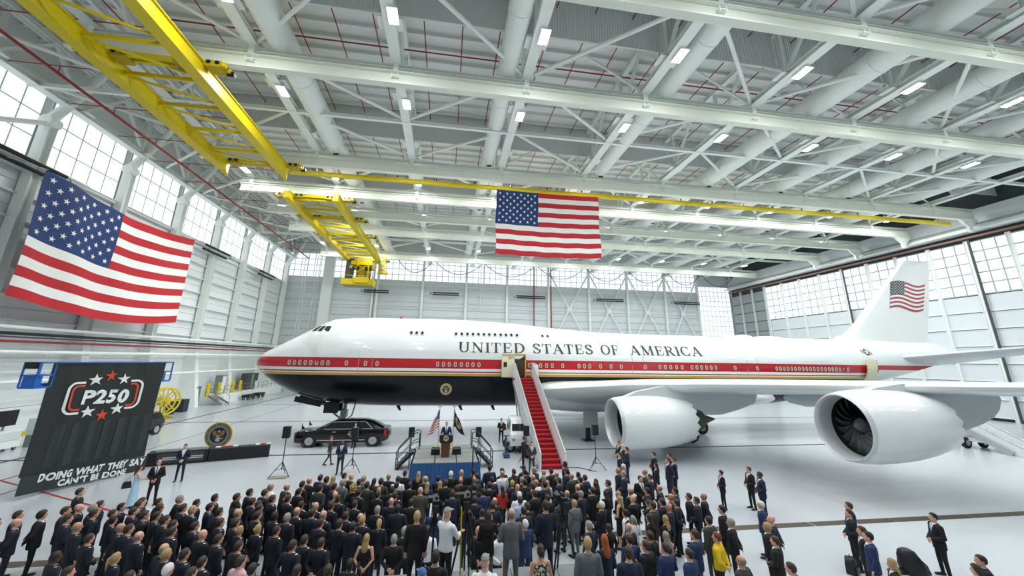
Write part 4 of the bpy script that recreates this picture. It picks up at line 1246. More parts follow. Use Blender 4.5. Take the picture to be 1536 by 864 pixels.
for k in range(7):
    s0 = 0.75 + 0.66 * k
    vs = []
    for j in range(9):
        z = 1.15 + 1.9 * j / 8
        for i in range(4):
            vs.append(bpt(s0 + 0.33 * i / 3 + 0.05 * j / 8, z, 0.012))
    m.add(vs, [(j * 4 + i, j * 4 + i + 1, j * 4 + i + 5, j * 4 + i + 4) for j in range(8) for i in range(3)])
m.build('stripe_print', BNS, bn)
def bprint(nm, shapes, mt, k=0.03):
    m = MB()
    for vs, fs in shapes:
        m.add([bpt(x, z, k) for x, z in vs], fs)
    return m.build(nm, mt, bn)
def line_text(s, x0, x1, z0a, z0b, h, shear, off=0.03):
    vs, fs = text_mesh(s, 1.0, off, shear, 1.1)
    mx0 = min(v[0] for v in vs); mx1 = max(v[0] for v in vs); my1 = max(v[1] for v in vs)
    out = []
    for x, y, _ in vs:
        q = (x - mx0) / (mx1 - mx0)
        out.append((x0 + (x1 - x0) * q, z0a + (z0b - z0a) * q + h * y / my1))
    return out, fs
bprint('emblem_text', [line_text('P250', 1.5, 3.62, 3.96, 3.88, 0.66, 0.1, 0.042)], BTX)
bprint('slogan_text', [line_text('DOING WHAT THEY SAY', 0.66, 5.32, 0.62, 0.39, 0.33, 0.14, 0.048), line_text("CAN'T BE DONE", 1.45, 4.5, 0.25, 0.06, 0.28, 0.05, 0.048)], BTX, 0.045)
def stars(L):
    out = []
    for s, z in L:
        P = [(s, z)] + star_poly(s, z, 0.31, 95)
        out.append((P, [(0, 1 + i, 1 + (i + 1) % 10) for i in range(10)]))
    return out
for q in ((1.89, 5.1), (3.2, 5.09), (1.91, 3.53), (3.22, 3.55)):
    bprint('printed_star', stars((q,)), BTX)['label'] = 'white star'
for q in ((2.55, 5.29), (2.56, 3.3)):
    bprint('printed_star', stars((q,)), BRD)['label'] = 'red star'
def bracket(xo, xi, z0, z1, r, th):
    d = 1 if xi > xo else -1
    path = [(xi, z1)] + [(xo + d * r + r * -d * math.cos(a), z1 - r + r * math.sin(a)) for a in [PI / 2 - PI / 2 * k / 5 for k in range(6)]] + [(xo + d * r - d * r * math.cos(a), z0 + r - r * math.sin(a)) for a in [PI / 2 * k / 5 for k in range(6)]] + [(xi, z0)]
    return pen(path, th, th, 0.12)
bprint('emblem_bracket', [bracket(0.84, 1.5, 3.52, 4.98, 0.3, 0.1), bracket(4.24, 3.56, 3.55, 4.98, 0.3, 0.1)], BTX)
bprint('emblem_bracket', [bracket(1.02, 1.5, 3.68, 4.83, 0.26, 0.1), bracket(4.06, 3.56, 3.7, 4.83, 0.26, 0.1)], BRD)
def boom_lift(lab, bx, by, basey, basex, bl=1.0):
    t = thing('boom_lift', lab, 'lift', (basex, basey, 0), group='blue boom lifts')
    ox, oy = bx - basex, by - basey
    m = MB(); L, W, z0, h = bl, 0.8, 4.85, 1.15
    m.box((ox, oy, z0), (L, W, 0.08))
    for dx in (-L / 2, L / 2):
        for dy in (-W / 2, W / 2):
            m.bar((ox + dx, oy + dy, z0), (ox + dx, oy + dy, z0 + h), 0.06, 0.06)
    for z in (0.55, 1.12):
        for dy in (-W / 2, W / 2):
            m.bar((ox - L / 2, oy + dy, z0 + z), (ox + L / 2, oy + dy, z0 + z), 0.06, 0.06)
        for dx in (-L / 2, L / 2):
            m.bar((ox + dx, oy - W / 2, z0 + z), (ox + dx, oy + W / 2, z0 + z), 0.06, 0.06)
    m.box((ox, oy - 0.2, z0 + 0.3), (0.5, 0.35, 0.55)); m.build('basket', BLUE, t)
    m = MB(); m.box((ox, oy - 0.42, z0 + 1.0), (0.5, 0.12, 0.3)); m.build('control_box', BLACK, t)
    m = MB(); m.bar((0, 0, 1.2), (ox * 0.7, oy * 0.7, 5.0), 0.2, 0.22); m.bar((ox * 0.6, oy * 0.6, 4.95), (ox, oy, 4.95), 0.12, 0.14); m.build('boom_arm', BLUE, t)
    m = MB(); m.box((0, 0, 0.75), (1.7, 1.5, 0.7)); m.box((0, 0, 1.2), (0.9, 0.8, 0.4)); m.build('chassis', BLUE, t)
    for dx in (-0.75, 0.75):
        for dy in (-0.75, 0.75):
            wheel_part(dx, dy, 0.4, 0.4, 0.3, t)
boom_lift('blue boom lift at the left edge of the black banner', -18.98, 23.0, 27.4, -19.1, 0.62)
boom_lift('blue boom lift at the right edge of the black banner', -17.5, 29.2, 31.6, -21.0, 0.6)
MB().bar((-18.6, 23.4, 5.98), (-16.85, 28.2, 5.98), 0.07, 0.07).build('banner_rail', BLUE, bn)

# ================================================================== skirted display table and the big seal
dt = thing('display_table', 'long black skirted display table in front of the standing round seal', 'table', (-14.4, 30.6, 0), math.atan2(2.1, 6.0))
TBK = mat('black_table_cloth', '15171a', 0.75, noise=0.15, nscale=3)
MB().box((-1.65, 0, 0.36), (3.0, 0.95, 0.7)).build('table_section', TBK, dt)
MB().box((1.55, 0, 0.36), (3.3, 0.95, 0.7)).build('table_section', TBK, dt)
MB().box((-1.5, -0.05, 0.745), (2.6, 0.8, 0.03)).build('printed_runner', mat('runner_grey', '5c6163', 0.6), dt)
m = MB(); m.box((-1.5, -0.492, 0.40), (2.3, 0.01, 0.55)); m.build('front_print', mat('print_charcoal', '33383b', 0.6), dt)
m = MB()
for r in range(2):
    for k in range(14):
        for q in (-2.35, -1.2):
            m.box((q + 0.06 * k, -0.499, 0.42 - 0.1 * r), (0.04, 0.004, 0.05))
m.build('print_lines', BTX, dt, kind='stuff')
TRC = [mat('booklet_white', 'dedcd6', 0.6), mat('booklet_red', 'a02c35', 0.6), mat('booklet_green', '6c7a6a', 0.6), mat('booklet_grey', '9a9c9a', 0.6)]
for k in range(10):
    x = 0.25 + 0.31 * k
    o = place('booklet', MB().box((0, 0, 0.02), (0.27, 0.36, 0.04)).mesh('booklet', TRC[[0, 1, 1, 0, 2, 2, 2, 0, 1, 0][k]]), None, (-14.4 + x * 0.944, 30.6 + x * 0.33 + 0.1, 0.71), (0, 0, 0.34))
    tag(o, '%s booklet on the black display table, %s from the left' % (['white', 'red', 'red', 'white', 'grey green', 'grey green', 'grey green', 'white', 'red', 'white'][k], ORD[k]), 'booklet', 'booklets on the display table')
sd = thing('round_seal', 'large round gold and navy eagle seal standing behind the black table', 'seal', (-15.55, 33.5, 0), 0.12)
m = MB(); m.lathe([(-0.08, 0.02), (-0.08, 0.84), (0.0, 0.86), (0.08, 0.84), (0.08, 0.02)], 48, 0, Matrix.Translation((0, 0, 1.0)) @ Matrix.Rotation(PI / 2, 4, 'Z')); m.build('disc', GOLD, sd, smooth=40)
seal(0.83, lambda x, y, k: Vector((x, -0.085 - 0.006 * k, 1.0 + y))).build('seal_face', [mat('seal_gold_dull', '8d7f49', 0.5), NAVY, mat('seal_grey', 'a9aaa0', 0.5), SEALM[3], SEALM[4], SEALM[5], mat('seal_ring_olive', '77704c', 0.5)], sd)
m = MB(); m.bar((-0.3, 0.1, 0), (-0.3, 0.1, 1.0), 0.06, 0.06); m.bar((0.3, 0.1, 0), (0.3, 0.1, 1.0), 0.06, 0.06); m.bar((0, 0.7, 0), (0, 0.1, 1.2), 0.06, 0.06); m.box((0, 0, 0.1), (0.8, 0.3, 0.16)); m.build('stand', BLACK, sd)

# ================================================================== loudspeakers on tripods
def speaker(lab, x, y, z0, z1, rz=0.0):
    t = thing('loudspeaker_stand', lab, 'speaker', (x, y, 0), rz, 'tripod loudspeakers')
    m = MB(); h = z1 - z0
    m.loft([[Vector((-0.19, -0.18, z0)), Vector((0.19, -0.18, z0)), Vector((0.15, 0.18, z0 + 0.02)), Vector((-0.15, 0.18, z0 + 0.02))], [Vector((-0.19, -0.18, z1)), Vector((0.19, -0.18, z1)), Vector((0.15, 0.18, z1 - 0.02)), Vector((-0.15, 0.18, z1 - 0.02))]])
    c = m.build('cabinet', BLACK, t)
    MB().box((0, -0.185, (z0 + z1) / 2), (0.34, 0.012, h - 0.06)).build('grille', mat('grille_black', '1d1e20', 0.9), c)
    MB().tube([(0, 0, 0.35), (0, 0, z0)], 0.025, 8).build('pole', BLKM, t)
    for k in range(3):
        a = PI / 2 + 2 * PI * k / 3
        m = MB(); m.tube([(0, 0, 0.75), (0.62 * math.cos(a), 0.62 * math.sin(a), 0.03)], 0.02, 6); m.tube([(0, 0, 0.4), (0.34 * math.cos(a), 0.34 * math.sin(a), 0.36)], 0.012, 6); m.build('leg', BLKM, t)
speaker('black loudspeaker on tripod left of the limousine front', -8.66, 26.25, 1.98, 2.6)
speaker('black loudspeaker on tripod in front of the limousine rear door', -5.05, 26.8, 1.76, 2.4)
speaker('black loudspeaker on a pole behind the left stage steps', -1.95, 29.4, 1.40, 2.0)
speaker('black loudspeaker on a pole behind the right stage steps', 2.45, 29.0, 1.42, 2.03)
speaker('black loudspeaker on tripod beside the foot of the red carpeted airstairs', 5.55, 28.2, 1.58, 2.2)
speaker('black loudspeaker on tripod in front of the inboard engine inlet', 9.45, 25.8, 1.98, 2.58)
o = MB().box((0, 0, 0), (0.9, 0.5, 0.05)).build('cable_bag', mat('cable_bag_grey', '8a8575', 0.8)); o.location = (-8.7, 26.0, 0.026); tag(o, 'flat grey cable bag under the leftmost tripod loudspeaker', 'bag')
o = MB().tube([(9.3, 25.4, 0.02), (8.6, 26.3, 0.02), (7.8, 26.6, 0.02)], 0.02, 5).build('floor_cable', BLACK); tag(o, 'thin black cable on the floor between right loudspeaker and red stairs', 'cable')

# ================================================================== stage
st = thing('stage', 'low stage with grey deck panels and a pleated blue skirt', 'stage', (0.3, 25.9, 0))
SKB = mat('skirt_blue', '18497a', 0.7)
DKG = mat('stage_deck_grey', '7c7f7c', 0.7, noise=0.06, nscale=2)
for i in range(3):
    for j in range(4):
        MB().box((-1.17 + 1.17 * i, -1.72 + 1.17 * j, 1.06), (1.11, 1.11, 0.08)).build('deck_panel', DKG, st)
MB().box((0, 0, 0.99), (3.5, 4.6, 0.04)).build('underframe', BLKM, st)
def skirt(p0, p1, h):
    m = MB(); p0 = Vector(p0); p1 = Vector(p1); d = (p1 - p0); L = d.length; d /= L; n = Vector((d.y, -d.x, 0)); N = int(L / 0.055)
    vs = []
    for i in range(N + 1):
        q = p0 + d * (L * i / N); o = 0.035 * math.sin(i * 1.6) + 0.012 * math.sin(i * 0.7)
        vs += [q + n * (0.03 + o * 1.5 + 0.06), q + n * 0.03 + Vector((0, 0, h * 0.5)) + n * o, q + n * (0.02 + o * 0.4) + Vector((0, 0, h))]
    fs = []
    for i in range(N):
        fs += [(3 * i, 3 * i + 3, 3 * i + 4, 3 * i + 1), (3 * i + 1, 3 * i + 4, 3 * i + 5, 3 * i + 2)]
    m.add(vs, fs); return m
skirt((-1.8, -2.33, 0), (1.8, -2.33, 0), 1.08).build('front_skirt', SKB, st, smooth=70)
skirt((1.8, -2.33, 0), (1.8, 2.4, 0), 1.08).build('side_skirt', SKB, st, smooth=70)
skirt((-1.8, 2.4, 0), (-1.8, -2.33, 0), 1.08).build('side_skirt', SKB, st, smooth=70)
m = MB()
for x in (-1.7, 0, 1.7):
    for y in (-2.2, 0, 2.3):
        m.bar((x, y, 0), (x, y, 1.02), 0.06, 0.06)
m.build('support_legs', BLKM, st, kind='stuff')
def stage_steps(lab, sx):
    t = thing('stage_steps', lab, 'steps', (0.3 + sx * 1.85, 28.0, 0), 0, 'stage steps')
    for k in range(4):
        MB().box((sx * (0.2 + 0.24 * (3 - k)), -0.5, 0.24 + 0.22 * k), (0.26, 0.95, 0.05)).build('tread', DGREY, t)
    for y in (-1.0, 0.0):
        m = MB()
        m.bar((sx * 1.0, y, 0.05), (sx * 0.05, y, 0.95), 0.05, 0.14)
        pts = [(sx * 1.05, y, 0), (sx * 1.05, y, 1.0), (sx * 0.95, y, 1.12), (sx * 0.15, y, 1.95), (sx * -0.1, y, 2.05), (sx * -0.25, y, 2.0), (sx * -0.25, y, 1.1)]
        m.tube(pts, 0.028, 8); m.tube([(sx * 1.05, y, 0.55), (sx * 0.1, y, 1.45), (sx * -0.25, y, 1.55)], 0.022, 8); m.tube([(sx * 0.3, y, 0), (sx * 0.3, y, 1.8)], 0.022, 8)
        m.build('handrail', BLKM, t, smooth=60)
stage_steps('steps with curved black handrails at the left side of the stage', -1)
stage_steps('steps with curved black handrails at the right side of the stage', 1)
# ---- lectern
WOOD = mat('lectern_wood', '5b3a1c', 0.45, noise=0.15, nscale=6)
le = thing('lectern', 'brown wooden lectern with black top and round gold seal on stage', 'lectern', (0.27, 25.0, 1.1))
m = MB(); m.loft([[Vector((-w_, -d_, z)), Vector((w_, -d_, z)), Vector((w_, d_, z)), Vector((-w_, d_, z))] for w_, d_, z in ((0.22, 0.2, 0), (0.22, 0.2, 0.04), (0.26, 0.22, 0.72), (0.28, 0.24, 0.8))]); m.build('body', WOOD, le)
m = MB(); m.loft([[Vector((-w_, y0, z)), Vector((w_, y0, z)), Vector((w_, 0.28, z + dz)), Vector((-w_, 0.28, z + dz))] for w_, y0, z, dz in ((0.30, -0.26, 0.74, 0.0), (0.37, -0.29, 0.84, 0.0), (0.37, -0.29, 1.14, -0.06), (0.34, -0.26, 1.18, -0.1))]); m.build('top', BLACK, le)
seal(0.15, lambda x, y, k: Vector((x, -0.292 - 0.004 * k, 0.99 + y))).build('lectern_seal', SEALM, le)
m = MB()
for s in (-0.1, 0.1):
    m.tube([(s, 0.0, 1.1), (s, -0.08, 1.3), (s * 0.6, 0.02, 1.42)], 0.012, 6)
m.build('microphone', BLACK, le)
for lab, x, y in (('black wedge monitor speaker left of the lectern', -0.28, 25.6), ('black wedge monitor speaker right of the lectern', 0.92, 25.6)):
    t = thing('floor_monitor', lab, 'speaker', (x, y, 1.1), 0, 'stage monitors')
    m = MB(); m.prism([(-0.2, 0), (0.2, 0), (0.2, 0.16), (-0.02, 0.36), (-0.2, 0.3)], 0.5, Matrix(((0, 0, 1, -0.25), (1, 0, 0, 0), (0, 1, 0, 0), (0, 0, 0, 1)))); m.build('cabinet', BLACK, t)
    m = MB(); m.box((0, 0.1, 0.28), (0.44, 0.3, 0.015), 0, Matrix.Rotation(-0.74, 3, 'X')); m.build('grille', mat('grille_black', '1d1e20', 0.9), t)
# ---- flags on staffs
def staff_flag(lab, x, y, us):
    t = thing('staff_flag', lab, 'flag', (x, y, 1.1), 0, 'flags behind the lectern')
    MB().tube([(0, 0, 0.1), (0, 0, 2.35)], 0.018, 8).build('pole', mat('pole_brass', 'b08a3a', 0.35, metal=0.8), t)
    m = MB(); m.lathe([(0, 0.22), (0.04, 0.22), (0.06, 0.06), (0.16, 0.03)], 16, 0, Matrix.Rotation(-PI / 2, 4, 'Y')); m.build('base', GOLD, t)
    m = MB(); m.prism([(-0.06, 0), (0, 0.05), (0.06, 0), (0.14, 0.08), (0.05, 0.07), (0, 0.16), (-0.05, 0.07), (-0.14, 0.08)], 0.02, Matrix(((1, 0, 0, 0), (0, 0, 1, -0.01), (0, 1, 0, 2.35), (0, 0, 0, 1)))); m.build('finial', GOLD, t)
    sg = -1 if us else 1
    # cloth hangs in deep folds from the staff: hoist vertical on the pole, fly end falls down
    def fn(u, v, k=0):
        w_ = 0.03 * math.sin(u * 16) * (1.1 - 0.4 * v)
        zz = 2.22 - (1 - v) * 1.0 - u * 0.62 + 0.05 * math.sin(u * 9)
        xx = sg * (0.015 + u * (0.30 + 0.42 * (1 - v) ** 0.8)) + 0.02 * math.sin(u * 15 + v)
        return Vector((xx, -0.03 + 0.10 * math.sin(u * 13) * u * 1.0 - 0.004 * k * 1 - 0.05 * u + w_ * 0.4, zz))
    if us:
        m, s = flag(fn, 24, True)
        m.build('cloth', [FR, FB, FW], t, smooth=60); s.build('flag_stars', FW, t)
    else:
        m = MB(); N = 16
        vs = [fn(i / N, j / N) for j in range(N + 1) for i in range(N + 1)]
        m.add(vs, [(j * 17 + i, j * 17 + i + 1, (j + 1) * 17 + i + 1, (j + 1) * 17 + i) for j in range(N) for i in range(N)])
        m.build('cloth', mat('flag_navy', '10183a', 0.7), t, smooth=60)
        seal(0.3, lambda x, y, k: fn(0.5 + x * 1.05, 0.5 + y * 0.95) + Vector((0, -0.012 - 0.004 * k, 0))).build('flag_seal', SEALM, t)
staff_flag('US flag on a staff draped left of the lectern', -0.18, 27.3, True)
staff_flag('dark blue flag with a gold eagle seal on a staff right of the lectern', 0.72, 27.3, False)

# ================================================================== airstairs
ALW = mat('stair_white', 'd9dddd', 0.4)
ALD = mat('stair_aluminium', 'b2b7b9', 0.35, metal=0.4)
RCP = mat('red_carpet', 'b01c26', 0.85, noise=0.08, nscale=5)
RCD = mat('red_carpet_riser', '7c1119', 0.9)
def airstairs(nm, lab, x, carpet, riser, full=True):
    t = thing(nm, lab, 'airstairs', (x, 26.2, 0))
    n = 22; run, rise = 9.0 / n, 4.9 / n
    if not full:
        n = 12
    tm = MB().box((0, run / 2, -0.02), (1.36, run + 0.04, 0.05)).mesh('tread', carpet)
    rm = MB().box((0, 0, rise / 2), (1.34, 0.03, rise)).mesh('riser', riser)
    for k in range(n):
        place('tread', tm, t, (0, run * k, rise * (k + 1))); place('riser', rm, t, (0, run * k, rise * k))
    for s in (-1, 1):
        m = MB()
        prof = [(-0.45, 0.02), (-0.5, 0.95), (0.1, 1.25), (9.1, 6.05), (9.1, 4.6), (0.3, -0.0)] if full else [(-0.45, 0.02), (-0.5, 0.6), (0.1, 0.8), (4.9, 3.3), (4.9, 2.4), (0.3, 0.0)]
        m.prism(prof, 0.07, Matrix(((0, 0, 1, s * 0.78 - 0.035), (1, 0, 0, 0), (0, 1, 0, 0), (0, 0, 0, 1)))); m.build('side_wall', ALW, t)
        m = MB(); m.tube([(s * 0.78, -0.48, 0.95), (s * 0.78, 0.1, 1.3), (s * 0.78, 9.1, 6.1), (s * 0.78, 9.9, 6.12)] if full else [(s * 0.78, -0.48, 0.6), (s * 0.78, 0.1, 0.85), (s * 0.78, 4.9, 3.35)], 0.06, 8); m.build('handrail', ALD, t, smooth=60)
        m = MB(); m.bar((s * 0.9, 0.2, 0.1), (s * 0.9, 9.3, 4.7) if full else (s * 0.9, 4.9, 2.5), 0.12, 0.42); m.build('stringer', ALD, t)
        if not full:
            continue
        m = MB(); m.box((s * 0.86, 9.5, 5.55), (0.1, 0.95, 1.3)); m.build('gate_panel', ALW, t)
        m = MB(); m.box((s * 1.15, 9.75, 5.5), (0.5, 0.12, 1.1)); m.build('guard_wing', ALW, t)
    MB().box((0, 9.5, 4.88) if full else (0, 5.3, 2.65), (1.9, 1.0, 0.1)).build('landing', carpet, t)
    m = MB()
    for s in (-1, 1):
        m.bar((s * 0.85, 5.4, 2.6), (s * 0.85, 3.4, 0.9), 0.1, 0.12)
        if full:
            m.bar((s * 0.85, 8.4, 4.2), (s * 0.85, 4.6, 0.9), 0.12, 0.14); m.bar((s * 0.85, 8.9, 4.4), (s * 0.85, 6.6, 0.9), 0.1, 0.12)
    m.build('lift_strut', ALD, t)
    m = MB(); m.box((0, 5.1, 0.72), (1.5, 6.6, 0.3)); m.box((0, 6.9, 1.05), (1.7, 1.6, 0.4)); m.build('chassis', ALW, t)
    for s in (-1, 1):
        for y in (3.0, 7.0):
            wheel_part(s * 0.85, y, 0.42, 0.42, 0.3, t)
        m = MB(); m.box((s * 0.9, 5.0, 0.3), (0.1, 0.4, 0.5)); m.build('outrigger', GREYM, t)
    return t
as1 = airstairs('airstairs', 'white stair truck with tall red carpeted stairs up to the open front door', 6.75, RCP, RCD)
airstairs('airstairs', 'white mobile stairs standing behind the outboard engine at far right', 43.3, ALW, ALD, False)
# truck cab that carries the stairs
m = MB()
pf = [(-1.15, 0.55, 1.0), (-1.2, 0.5, 1.25), (-0.75, 0.5, 1.35), (-0.25, 0.5, 2.25), (0.7, 0.5, 2.3), (0.95, 0.5, 2.1), (1.0, 0.5, 1.0)]
rg = []
for y, zb_, zt in ((-1.2, 0.55, 1.1), (-1.1, 0.5, 1.3), (-0.7, 0.45, 1.4), (-0.35, 0.45, 2.1), (-0.1, 0.45, 2.3), (0.9, 0.45, 2.3), (1.1, 0.5, 2.1)):
    hwid = 0.62
    rg.append([Vector((a * hwid * (0.86 if z > 1.5 else 1), y, z)) for a, z in ((-1, zb_), (1, zb_), (1, (zb_ + zt) / 2), (1, min(zt, 1.35)), (0.92, zt - 0.06), (0.7, zt), (-0.7, zt), (-0.92, zt - 0.06), (-1, min(zt, 1.35)), (-1, (zb_ + zt) / 2))])
m.loft(rg); tc_ = m.build('cab', AW, as1, smooth=40); tc_.location = (-1.25, 5.4, 0)
m = MB(); m.add([Vector((a, y, z)) for a, y, z in ((-0.46, -0.70, 1.45), (0.46, -0.70, 1.45), (0.40, -0.36, 2.06), (-0.40, -0.36, 2.06))], [(0, 1, 2, 3)]); m.build('windscreen', GLASS, tc_)
m = MB()
for s in (-1, 1):
    m.add([Vector((s * 0.6, y, z)) for y, z in ((-0.45, 1.42), (0.75, 1.42), (0.65, 2.1), (-0.15, 2.1))], [(0, 1, 2, 3)])
m.build('side_window', GLASS, tc_)
for s in (-1, 1):
    wheel_part(s * 0.55, -0.55, 0.36, 0.36, 0.22, tc_); wheel_part(s * 0.55, 0.75, 0.36, 0.36, 0.22, tc_)
    m = MB(); m.bar((s * 0.6, -0.5, 1.5), (s * 0.95, -0.6, 1.65), 0.04, 0.04); m.box((s * 0.98, -0.6, 1.7), (0.16, 0.08, 0.42)); m.build('mirror', BLACK, tc_)
    m = MB(); m.box((s * 0.42, -1.2, 0.95), (0.22, 0.05, 0.16)); m.build('headlight', CHROME, tc_)
sc_ = thing('tug_scooter', 'small dark blue hand trolley in front of the white truck cab', 'trolley', (4.45, 29.6, 0))
m = MB(); m.box((0, 0, 0.14), (0.4, 0.7, 0.18)); m.tube([(0, 0.2, 0.2), (0, 0.3, 1.3)], 0.08, 8); m.build('frame', mat('trolley_blue', '2a4a63', 0.5), sc_)
m = MB(); m.tube([(-0.25, 0.3, 1.3), (0.25, 0.3, 1.3)], 0.03, 6); m.build('handle', BLACK, sc_)

# ================================================================== cars
CARB = mat('car_black', '060708', 0.2, coat=0.3)
CGL = mat('car_glass', '15191b', 0.05)
def car(nm, lab, loc, rz, L, W, H, prof, belt, gh, wheels, wr, cat='car'):
    """body runs along +X (front at -X); prof: (x, zlow, zbelt, halfwidth), gh: (x, zroof, halfwidth)"""
    t = thing(nm, lab, cat, loc, rz)
    m = MB(); rg = []
    for x, zl, zb_, h in prof:
        P = []
        for a, z in ((-0.9, zl), (-1.0, zl + 0.12), (-1.03, (zl + zb_) / 2), (-0.98, zb_ - 0.06), (-0.90, zb_), (0.90, zb_), (0.98, zb_ - 0.06), (1.03, (zl + zb_) / 2), (1.0, zl + 0.12), (0.9, zl)):
            P.append(Vector((x, a * h, z)))
        rg.append(P)
    m.loft(rg); m.build('body', CARB, t, smooth=35)
    m = MB(); rg = []
    for x, zr, h in gh:
        rg.append([Vector((x, -W / 2 * 0.92, belt - 0.03)), Vector((x, -W / 2 * 0.92 + (W / 2 * 0.92 - h) * 0.9, zr - 0.06)), Vector((x, -h + 0.12, zr)), Vector((x, h - 0.12, zr)), Vector((x, W / 2 * 0.92 - (W / 2 * 0.92 - h) * 0.9, zr - 0.06)), Vector((x, W / 2 * 0.92, belt - 0.03))])
    m.loft(rg); m.build('cabin', CARB, t, smooth=30)
    for x in wheels:
        for s in (-1, 1):
            m = MB(); Mw = Matrix.Translation((x, s * (W / 2 - 0.12), wr)) @ Matrix.Rotation(PI / 2, 4, 'Z')
            m.lathe([(-0.14, wr * 0.6), (-0.15, wr * 0.92), (-0.1, wr), (0.1, wr), (0.15, wr * 0.92), (0.14, wr * 0.6)], 26, 0, Mw)
            wo = m.build('wheel', RUBBER, t, smooth=40)
            m = MB(); m.lathe([(-0.145, 0.03), (-0.16, wr * 0.28), (-0.13, wr * 0.5), (-0.155, wr * 0.63)], 20, 0, Mw); m.lathe([(0.145, 0.03), (0.16, wr * 0.28), (0.13, wr * 0.5), (0.155, wr * 0.63)], 20, 0, Mw)
            m.build('rim', mat('car_rim', 'b9bcbd', 0.3, metal=0.8), wo, smooth=50)
            m = MB(); m.lathe([(0.0, wr * 1.02), (0.0, wr * 1.2)], 20, 0, Matrix.Translation((x, s * (W / 2 + 0.015), wr)) @ Matrix.Rotation(PI / 2, 4, 'Z')); m.build('wheel_arch', BLACK, t)
    return t
LP = [(-3.2, 0.42, 0.82, 0.72), (-3.12, 0.32, 1.05, 0.88), (-2.9, 0.30, 1.12, 0.97), (-2.2, 0.30, 1.18, 1.0), (-1.4, 0.30, 1.24, 1.02), (0, 0.30, 1.27, 1.02), (1.6, 0.30, 1.28, 1.02), (2.4, 0.32, 1.30, 1.0), (2.9, 0.36, 1.30, 0.96), (3.1, 0.45, 1.27, 0.9), (3.2, 0.55, 1.1, 0.84)]
LG = [(-1.75, 1.26, 0.86), (-1.0, 1.68, 0.80), (-0.5, 1.83, 0.78), (0.3, 1.88, 0.78), (1.4, 1.86, 0.78), (1.95, 1.74, 0.79), (2.45, 1.48, 0.84), (2.8, 1.30, 0.88)]
lm = car('limousine', 'long black armored limousine with small fender flags parked under the nose', (-7.25, 34.9, 0), 0, 6.4, 2.04, 1.88, LP, 1.26, LG, (-2.1, 2.15), 0.44)
lm.scale = (1.06, 1.0, 0.97); lm.location.x -= 0.12
for s in (-1, 1):
    wy = lambda z: s * (0.938 - (z - 1.23) * 0.21 + 0.012)
    for nm_, q in (('side_window', ((-1.45, 1.30), (-0.35, 1.30), (-0.35, 1.74), (-0.8, 1.70))), ('side_window', ((-0.25, 1.30), (0.75, 1.30), (0.75, 1.77), (-0.25, 1.75))), ('side_window', ((0.85, 1.30), (1.95, 1.30), (1.6, 1.72), (0.85, 1.77)))):
        m = MB(); m.add([Vector((x, wy(z), z)) for x, z in q], [(0, 1, 2, 3) if s < 0 else (3, 2, 1, 0)]); m.build(nm_, CGL, lm)
    m = MB()
    for (x0, z0), (x1, z1) in (((-1.55, 1.28), (2.05, 1.28)), ((-1.3, 1.40), (-0.75, 1.77)), ((-0.75, 1.77), (1.55, 1.79)), ((1.55, 1.79), (2.05, 1.30))):
        m.bar((x0, wy(z0) + s * 0.01, z0), (x1, wy(z1) + s * 0.01, z1), 0.02, 0.04)
    m.bar((-1.6, s * 1.04, 0.5), (1.6, s * 1.04, 0.5), 0.02, 0.05); m.build('chrome_trim', CHROME, lm)
    m = MB()
    for x in (-1.45, -0.3, 0.8, 1.75):
        m.bar((x, s * 1.052, 0.45), (x, s * 1.03, 1.2), 0.01, 0.015)
    m.build('door_seam', BLACK, lm)
    m = MB(); m.box((-0.5, s * 1.05, 1.08), (0.22, 0.03, 0.04)); m.box((0.6, s * 1.05, 1.08), (0.22, 0.03, 0.04)); m.build('door_handle', CHROME, lm)
    m = MB(); m.box((-1.35, s * 1.16, 1.33), (0.14, 0.24, 0.18)); m.build('mirror', CARB, lm)
    m = MB(); m.box((-3.02, s * 0.86, 0.9), (0.22, 0.12, 0.3)); m.build('headlight', CHROME, lm)
    m = MB(); m.box((2.98, s * 0.93, 0.98), (0.2, 0.12, 0.42)); m.build('tail_light', mat('tail_red', 'a01522', 0.2), lm)
    p0 = (-2.75, s * 0.85, 1.12)
    m = MB(); m.tube([p0, (p0[0], p0[1], 1.72)], 0.012, 6); fl = m.build('flag_staff', CHROME, lm)
    m = MB(); m.add([Vector((p0[0] + 0.01, p0[1], 1.7)), Vector((p0[0] + 0.07, p0[1] - 0.02, 1.55)), Vector((p0[0] + 0.26, p0[1], 1.3)), Vector((p0[0] + 0.02, p0[1] + 0.02, 1.26))], [(0, 1, 2, 3), (3, 2, 1, 0)]); m.build('fender_flag', mat('fender_flag_red', '9c4238', 0.7) if s > 0 else mat('fender_flag_navy', '1a2030', 0.7), fl)
m = MB(); m.box((-3.17, 0, 0.78), (0.08, 1.0, 0.34)); m.build('grille', CHROME, lm)
seal(0.1, lambda x, y, k: Vector((0.52 + x, -1.062 - 0.003 * k, 0.92 + y))).build('door_seal', SEALM, lm)
SPF = [(-2.5, 0.5, 0.95, 0.75), (-2.4, 0.35, 1.1, 0.9), (-1.5, 0.33, 1.18, 0.97), (0, 0.33, 1.2, 0.98), (1.8, 0.33, 1.2, 0.97), (2.4, 0.4, 1.15, 0.92), (2.5, 0.5, 1.0, 0.85)]
SGH = [(-1.3, 1.2, 0.85), (-0.7, 1.75, 0.8), (1.9, 1.78, 0.8), (2.35, 1.25, 0.86)]
sv = car('sport_utility_vehicle', 'black sport utility vehicle parked behind the right edge of the banner', (-24.7, 38.8, 0), -PI / 2 - 0.1 + PI, 5.0, 1.95, 1.78, SPF, 1.2, SGH, (-1.55, 1.6), 0.42)
